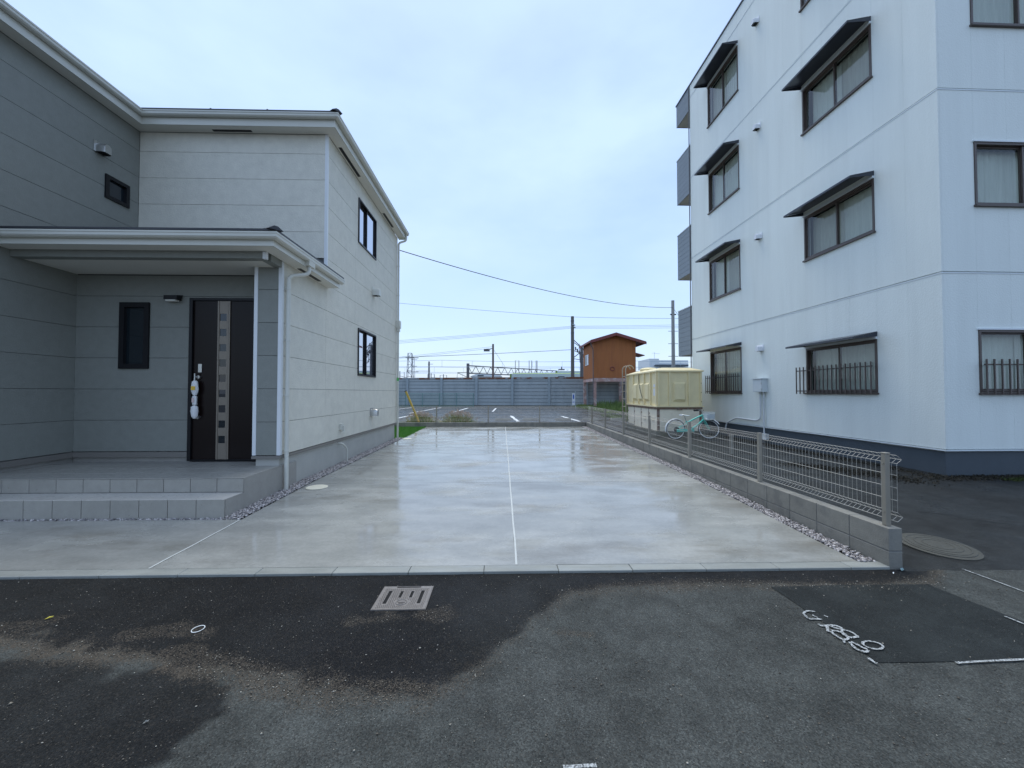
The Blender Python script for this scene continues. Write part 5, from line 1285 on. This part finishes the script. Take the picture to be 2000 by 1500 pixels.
for px, w_ in ((1010, 7), (1036, 5), (1048, 2)):
    c = Vector(at(px, 716, 85)); B('hanger', MB().tube([(c.x - w_ * .055, c.y, 4.2), (c.x - w_ * .055, c.y, 6.9), (c.x + w_ * .055, c.y, 6.9), (c.x + w_ * .055, c.y, 4.2)], .07, 5), DPOLE, ga)
cb_ = MB().tube([(q0.x - .2, q0.y, 3.0), (q0.x - 2.0, q0.y, 3.8), (q0.x - 2.1, q0.y, 2.6)], .06, 5).tube([(q0.x - .2, q0.y, 3.9), (q0.x - 2.0, q0.y, 3.8)], .06, 5)
B('cantilever', cb_, DPOLE, ga)
far_i = 0
for px, py, Y, wd in ((842, 731, 120, 2.0), (866, 733, 120, 2.0), (781, 727, 110, 2.4)):
    x, y, z = at(px, py, Y); t = thing('wire_support', ('small wire support frame left of the two brackets on the horizon', 'small wire support frame right beside the first on the horizon', 'small angled wire support beside the house corner on the horizon')[far_i], 'wire support', (x, y, -1.6)); far_i += 1
    B('hanger', MB().tube([(x - wd / 2, y, 1.5), (x - wd / 2, y, z), (x + wd / 2, y, z), (x + wd / 2, y, 1.5)], .09, 5), DPOLE, t); B('post', MB().tube([(x, y, -1.6), (x, y, z + .3)], .13, 6), DPOLE, t)
    B('wire_arm', MB().tube([(x, y, z - 1), (x + 6, y, 4.4 if far_i < 3 else 3.0)], .06, 5), DPOLE, t)
# trains
def train(label, x0, x1, Y, z1, green, wins_):
    t = thing('train', label, 'train', (x0, Y, -1.2)); r = .16
    B('body', MB().hexa([(x0, Y, -.9), (x1, Y + .01, -.9), (x1, Y + 2.8, -.9), (x0, Y + 2.8, -.9), (x0 + .15, Y, z1 - r), (x1, Y, z1 - r), (x1, Y + 2.8, z1 - r), (x0 + .15, Y + 2.8, z1 - r)]), TRAINW, t)
    B('roof', MB().hexa([(x0 + .15, Y - .01, z1 - r), (x1, Y - .01, z1 - r), (x1, Y + 2.81, z1 - r), (x0 + .15, Y + 2.81, z1 - r), (x0 + .7, Y + .5, z1), (x1, Y + .5, z1), (x1, Y + 2.3, z1), (x0 + .7, Y + 2.3, z1)]), TRAING if green else FARB, t)
    B('end_band', MB().box(x0 - .02, Y - .015, .5, x0 + .25, Y - .001, z1 - r), TRAING, t)
    for a, b, z0, z2 in wins_: B('window', MB().box(a, Y - .02, z0, b, Y - .001, z2), FARD, t)
    B('undercarriage', MB().box(x0 + 1, Y + .3, -1.6, x1, Y + 2.5, -.9), DPOLE, t)
    return t
X1 = (996 - 981) * 60 / FP
t = train('white railway carriage with a green roof edge standing behind the barrier', X1, X1 + 38, 60, 3.02, True, [((1090 - 981) * 60 / FP, (1103 - 981) * 60 / FP, 2.15, 2.50), (2.5, 4.5, .4, 1.5), (6, 8, .4, 1.5)])
t = train('second pale railway carriage, only its grey roof showing above the green edged one', (1086 - 981) * 70 / FP, 45, 70, 4.0, False, [])
x, y, z = at(1097, 718, 71); B('roof_box', MB().box(x - .5, y - .3, 4.0, x + .5, y + 1, 4.25).tube([(x, y, 4.2), (x, y, 4.7)], .12, 6), DPOLE, t)
x0f = at(930, 733, 130)
hb2 = thing('site_cabin', 'low pale cabin roof just showing over the barrier below the floodlight pole', 'cabin', (x0f[0], 130, -1.6)); 
B('wall', MB().box(x0f[0] - 1.5, 130, -1.6, x0f[0] + 8, 136, 5.3), FARB, hb2); B('roof', MB().prism([(x0f[0] - 2, 129.5, 5.3), (x0f[0] + 8.5, 129.5, 5.3), (x0f[0] + 7.5, 129.5, 6.1), (x0f[0], 129.5, 6.1)], (0, 7, 0)), FARB, hb2)
B('window', MB().box(x0f[0] + .5, 129.45, 5.35, x0f[0] + 2.5, 129.49, 5.8), FARD, hb2)
# far white building by the balconies
fy_ = 120; fx0, fx1 = (1271 - 981) * fy_ / FP, (1352 - 981) * fy_ / FP
fbld = thing('far_building', 'distant pale flat-roofed building between the hut and the apartment block', 'building', ((fx0 + fx1) / 2, fy_ + 6, -1.6))
B('wall', MB().box(fx0, fy_, -1.7, fx0 + 3.0, fy_ + 10, 10.4).box(fx0 + 3.01, fy_ + 1, -1.7, fx1, fy_ + 10, 9.2), FARB, fbld)
B('canopy', MB().box(fx0 + 1.6, fy_ - 1.6, 8.0, fx1 - 1.2, fy_ + .9, 8.5), FARD, fbld); B('wall', MB().box(fx0 + 1.8, fy_ - .4, 3, fx1 - 1.5, fy_ - .02, 7.6), FARB, fbld)
for a in (3.0, 6.3, 9.2): B('window', MB().box(fx0 + a, fy_ - .46, 5.6, fx0 + a + 1.5, fy_ - .41, 6.9), FARD, fbld)
B('aerial', MB().tube([(fx0 + 2.4, fy_ + 2, 10), (fx0 + 2.4, fy_ + 2, 12.6)], .07, 5).tube([(fx0 + 1.6, fy_ + 2, 12.3), (fx0 + 4.0, fy_ + 2, 12.1)], .06, 5), FARB, fbld)
B('roof_rail', MB().box(fx0 + 3.2, fy_ + 1.1, 9.3, fx1, fy_ + 1.2, 10.0), FARB, fbld)
# wires
def wire(label, pts, r, mat=FCABLE, sag=0.0, group='wires across the sky', n=14):
    P = [Vector(p) for p in pts]; Q = []
    for i in range(len(P) - 1):
        for k in range(n):
            s = k / n; q = P[i].lerp(P[i + 1], s); q.z -= 4 * sag * s * (1 - s) * (P[i + 1] - P[i]).length; Q.append(q)
    Q.append(P[-1]); base = Q[0]
    o = B('overhead_wire', MB().tube([q - base for q in Q], r, 5), mat, None, loc=base); tag(o, label, 'wire', group); return o
Z0 = (HX + .02, YR - .04, 4.42)
wire('thick black cable sagging from the house wall to the slim grey pole', [Z0, (qx, qy, 6.1)], .014, CABLE, .022, n=30)
wire('black cable tail running from the slim pole on behind the balconies', [(qx, qy, 6.1), (17, 34, 4.9)], .012, CABLE, .02)
wire('single thin wire slanting down from the house corner to the top of the thick pole', [at(600, 575, 47.5), at(1118, 619, 47.5), at(1330, 622, 47.5)], .022, FCABLE, .004)
for k, (a, b, c) in enumerate(((666, 637, 634), (669, 639, 637), (672, 641, 640))):
    wire('%s of three parallel wires rising from left to right to the thick pole' % ('uppermost', 'middle', 'lowest')[k], [at(600, a + 12, 47.4), at(1116, b, 47.4), at(1340, c, 47.4)], .017, FCABLE, .003)
wire('dark wire passing the floodlight pole and ending on the thick pole', [at(600, 703, 50), at(1116, 683, 50)], .028, CABLE, .004)
for k, (a, b) in enumerate(((697, 677), (699, 680))): wire('%s wire of the pair ending at the floodlight pole' % ('upper', 'lower')[k], [at(600, 716 + k * 2, 58), at(962, b, 58)], .02, FCABLE, .003)
wire('stay wire slanting down right from the floodlight pole', [at(965, 684, 58), at(986, 716, 58)], .02, FCABLE)
def catenary(label, Y, z1, z2, x0, x1, sp):
    t = thing('catenary_wire', label, 'wire', (x0, Y, z2), group='railway catenary wires'); n = int((x1 - x0) / sp); c = MB(); d = MB()
    P = [(x0 + (x1 - x0) * i / (n * 2), Y, z1 - .25 * abs(math.sin(i * math.pi / 12))) for i in range(n * 2 + 1)]
    c.tube(P, .028, 4); B('messenger', c, FCABLE, t); B('contact', MB().tube([(x0, Y, z2), (x1, Y, z2)], .028, 4), FCABLE, t)
    for i in range(0, n * 2, 2): d.tube([P[i], (P[i][0], Y, z2)], .018, 4)
    B('droppers', d, FCABLE, t)
catenary('nearest railway catenary with widely spaced droppers', 66, 5.4, 4.3, -40, 60, 5)
catenary('middle railway catenary, below the nearest one', 82, 5.3, 4.2, -50, 70, 6)
catenary('farthest railway catenary, just above the barrier', 100, 4.9, 3.6, -60, 90, 7)

# ================================================================== SMALL THINGS ON THE GROUND
# drain grate in the road
gx0, gx1, gy0, gy1 = -.917, -.545, 2.845, 3.168
dg = thing('drain_grate', 'rectangular cast iron drain grate with slots, set in the dark asphalt near the kerb', 'drain cover', ((gx0 + gx1) / 2, (gy0 + gy1) / 2, ROADZ))
B('pit', MB().box(gx0 + .002, gy0 + .002, ROADZ - .10, gx1 - .002, gy1 - .002, ROADZ + .0015), PIT, dg)
fp = MB()
cell = lambda u_, v_: (gx0 + u_ * (gx1 - gx0), gy0 + v_ * (gy1 - gy0))
slots = [(.14, .21, .22, .80), (.385, .445, .48, .78), (.60, .66, .48, .78), (.80, .87, .22, .80), (.26, .76, .94, 1.0)]
for (p0, p1, q0, q1) in pieces(0, 1, 0, 1, slots):
    a, b = cell(p0, q0), cell(p1, q1); fp.box(a[0], a[1], ROADZ + .002, b[0], b[1], ROADZ + .009)
B('plate', fp, IRON, dg)
sd_ = MB()
for i in range(22):
    for j in range(18):
        u_, v_ = .05 + .9 * (i + .5 * (j % 2)) / 22, .05 + .87 * j / 18
        if any(s[0] - .02 < u_ < s[1] + .01 and s[2] - .03 < v_ < s[3] + .02 for s in slots) or math.hypot((u_ - .5), (v_ - .27)) < .15: continue
        a = cell(u_, v_); sd_.box(a[0], a[1], ROADZ + .009, a[0] + .007, a[1] + .006, ROADZ + .012)
o = B('stud', sd_, IRON, dg); o['kind'] = 'stuff'
c = cell(.5, .27); em = MB().torus((c[0], c[1], ROADZ + .010), .038, .004, 'z', 24, 6)
em.box(c[0] - .024, c[1] - .004, ROADZ + .009, c[0] + .024, c[1] + .004, ROADZ + .013).box(c[0] - .004, c[1] + .0045, ROADZ + .009, c[0] + .004, c[1] + .024, ROADZ + .013).box(c[0] - .018, c[1] - .022, ROADZ + .009, c[0] + .018, c[1] - .015, ROADZ + .013)
B('emblem', em, IRON, dg)
B('border', MB().box(gx0 - .006, gy0 - .006, ROADZ, gx1 + .006, gy0 - .001, ROADZ + .008).box(gx0 - .006, gy1 + .001, ROADZ, gx1 + .006, gy1 + .006, ROADZ + .008).box(gx0 - .006, gy0, ROADZ, gx0 - .001, gy1, ROADZ + .008).box(gx1 + .001, gy0, ROADZ, gx1 + .006, gy1, ROADZ + .008), IRON, dg)
# manhole in the yard
mx_, my_ = 4.27, 3.82; mz = lz(my_) + .014
mh = thing('manhole_cover', 'round iron manhole cover in the dark asphalt just outside the end of the block wall', 'manhole cover', (mx_, my_, mz), world=False)
mh.rotation_euler.x = .065
mh.scale = (.93, .93, 1)
B('rim', MB().disc((0, 0, -.03), [(.315, 0), (.315, .032), (.29, .036)], 40), LIDM, mh); lidb = MB().disc((0, 0, 0.0), [(.278, .006), (.275, .012), (.0, .014)], 40)
for k, (rr0, rr1) in enumerate(((.24, .285), (.18, .212), (.12, .142))): lidb.torus((0, 0, .012), rr0, .005, 'z', 40, 6)
B('lid', lidb, LIDM, mh)
for (px, py, r_, lab) in ((619, 952, .155, 'cream round inspection lid in the drive beside the front downpipe'), (795, 857.5, .14, 'small cream inspection lid beside the rear downpipe')):
    Y = 6.12 if py > 900 else 12.12
    x_ = at(px, py, Y)[0]; t = thing('inspection_lid', lab, 'drain cover', (x_, Y, dz(Y)), world=False, group='cream inspection lids beside the house')
    B('ring', MB().disc((0, 0, 0), [(r_, .0), (r_, .006), (r_ - .012, .009)], 32), CREAMLID, t); B('lid', MB().disc((0, 0, .001), [(r_ - .016, .006), (r_ - .018, .010), (.01, .012)], 32), CREAMLID, t)
# white rubber ring lying on the road
x_, y_ = gpt(387, 1229.5, 1.527)
o = B('ring', MB().torus((0, 0, .003), .033, .0022, 'z', 28, 8), BWHITE, None, smooth=True, loc=(x_, y_, ROADZ + .004)); o.scale = (1, 1.15, 1); tag(o, 'thin white ring lying on the dark asphalt', 'ring')
# fallen leaf and rubbish
def leaf(px, py, s, mat, lab, name, cat):
    x_, y_ = gpt(px, py, 1.527); vs = [(0, -1, .002), (.35, -.4, .006), (.4, .1, .010), (.18, .7, .005), (0, 1, .012), (-.2, .6, .007), (-.38, 0, .012), (-.3, -.5, .005)]
    vs = [(a * s, b * s, c_) for a, b, c_ in vs]; n = len(vs); o = B(name, MB().add(vs + [(a, b, c_ - .0015) for a, b, c_ in vs], [tuple(range(n)), tuple(range(n, 2 * n))[::-1]] + [(i, (i + 1) % n, n + (i + 1) % n, n + i) for i in range(n)]), mat, None, loc=(x_, y_, ROADZ + .003)); o.rotation_euler.z = -.9; tag(o, lab, cat)
leaf(96, 1208, .022, M('yellow_leaf', (.50, .42, .05), .6), 'small yellow leaf lying on the dark asphalt at the left', 'fallen_leaf', 'leaf')
leaf(1762, 1113, .03, M('film', (.25, .36, .36), .4), 'crumpled pale plastic scrap at the foot of the block wall end', 'plastic_scrap', 'litter')
leaf(1745, 1120, .012, LINEW, 'small white chip on the asphalt beside the block wall end', 'white_chip', 'litter')
leaf(285, 1412, .012, M('dull_chip', (.25, .25, .23), .7), 'flat pale chip on the dark asphalt at the lower left', 'pale_chip', 'litter')
# drip tap post and bracket behind the fence
x_, y_, z_ = at(1428, 850, 8.9)
tp = thing('tap_post', 'short grey post standing behind the fence below the conduit', 'post', (x_, y_, lz(8.9)), world=False)
B('stem', MB().cbox(-.03, -.03, 0, .03, .03, .40, .004), POSTM, tp); B('head', MB().box(-.035, -.05, .40, .035, .05, .44), POSTM, tp)

# ------------------------------------------------------------------ lift everything to stand on z = 0 and name the copies
for ob in list(SC.objects):
    if ob.parent is None and ob.type not in ('CAMERA', 'LIGHT'): ob.location.z += ZO
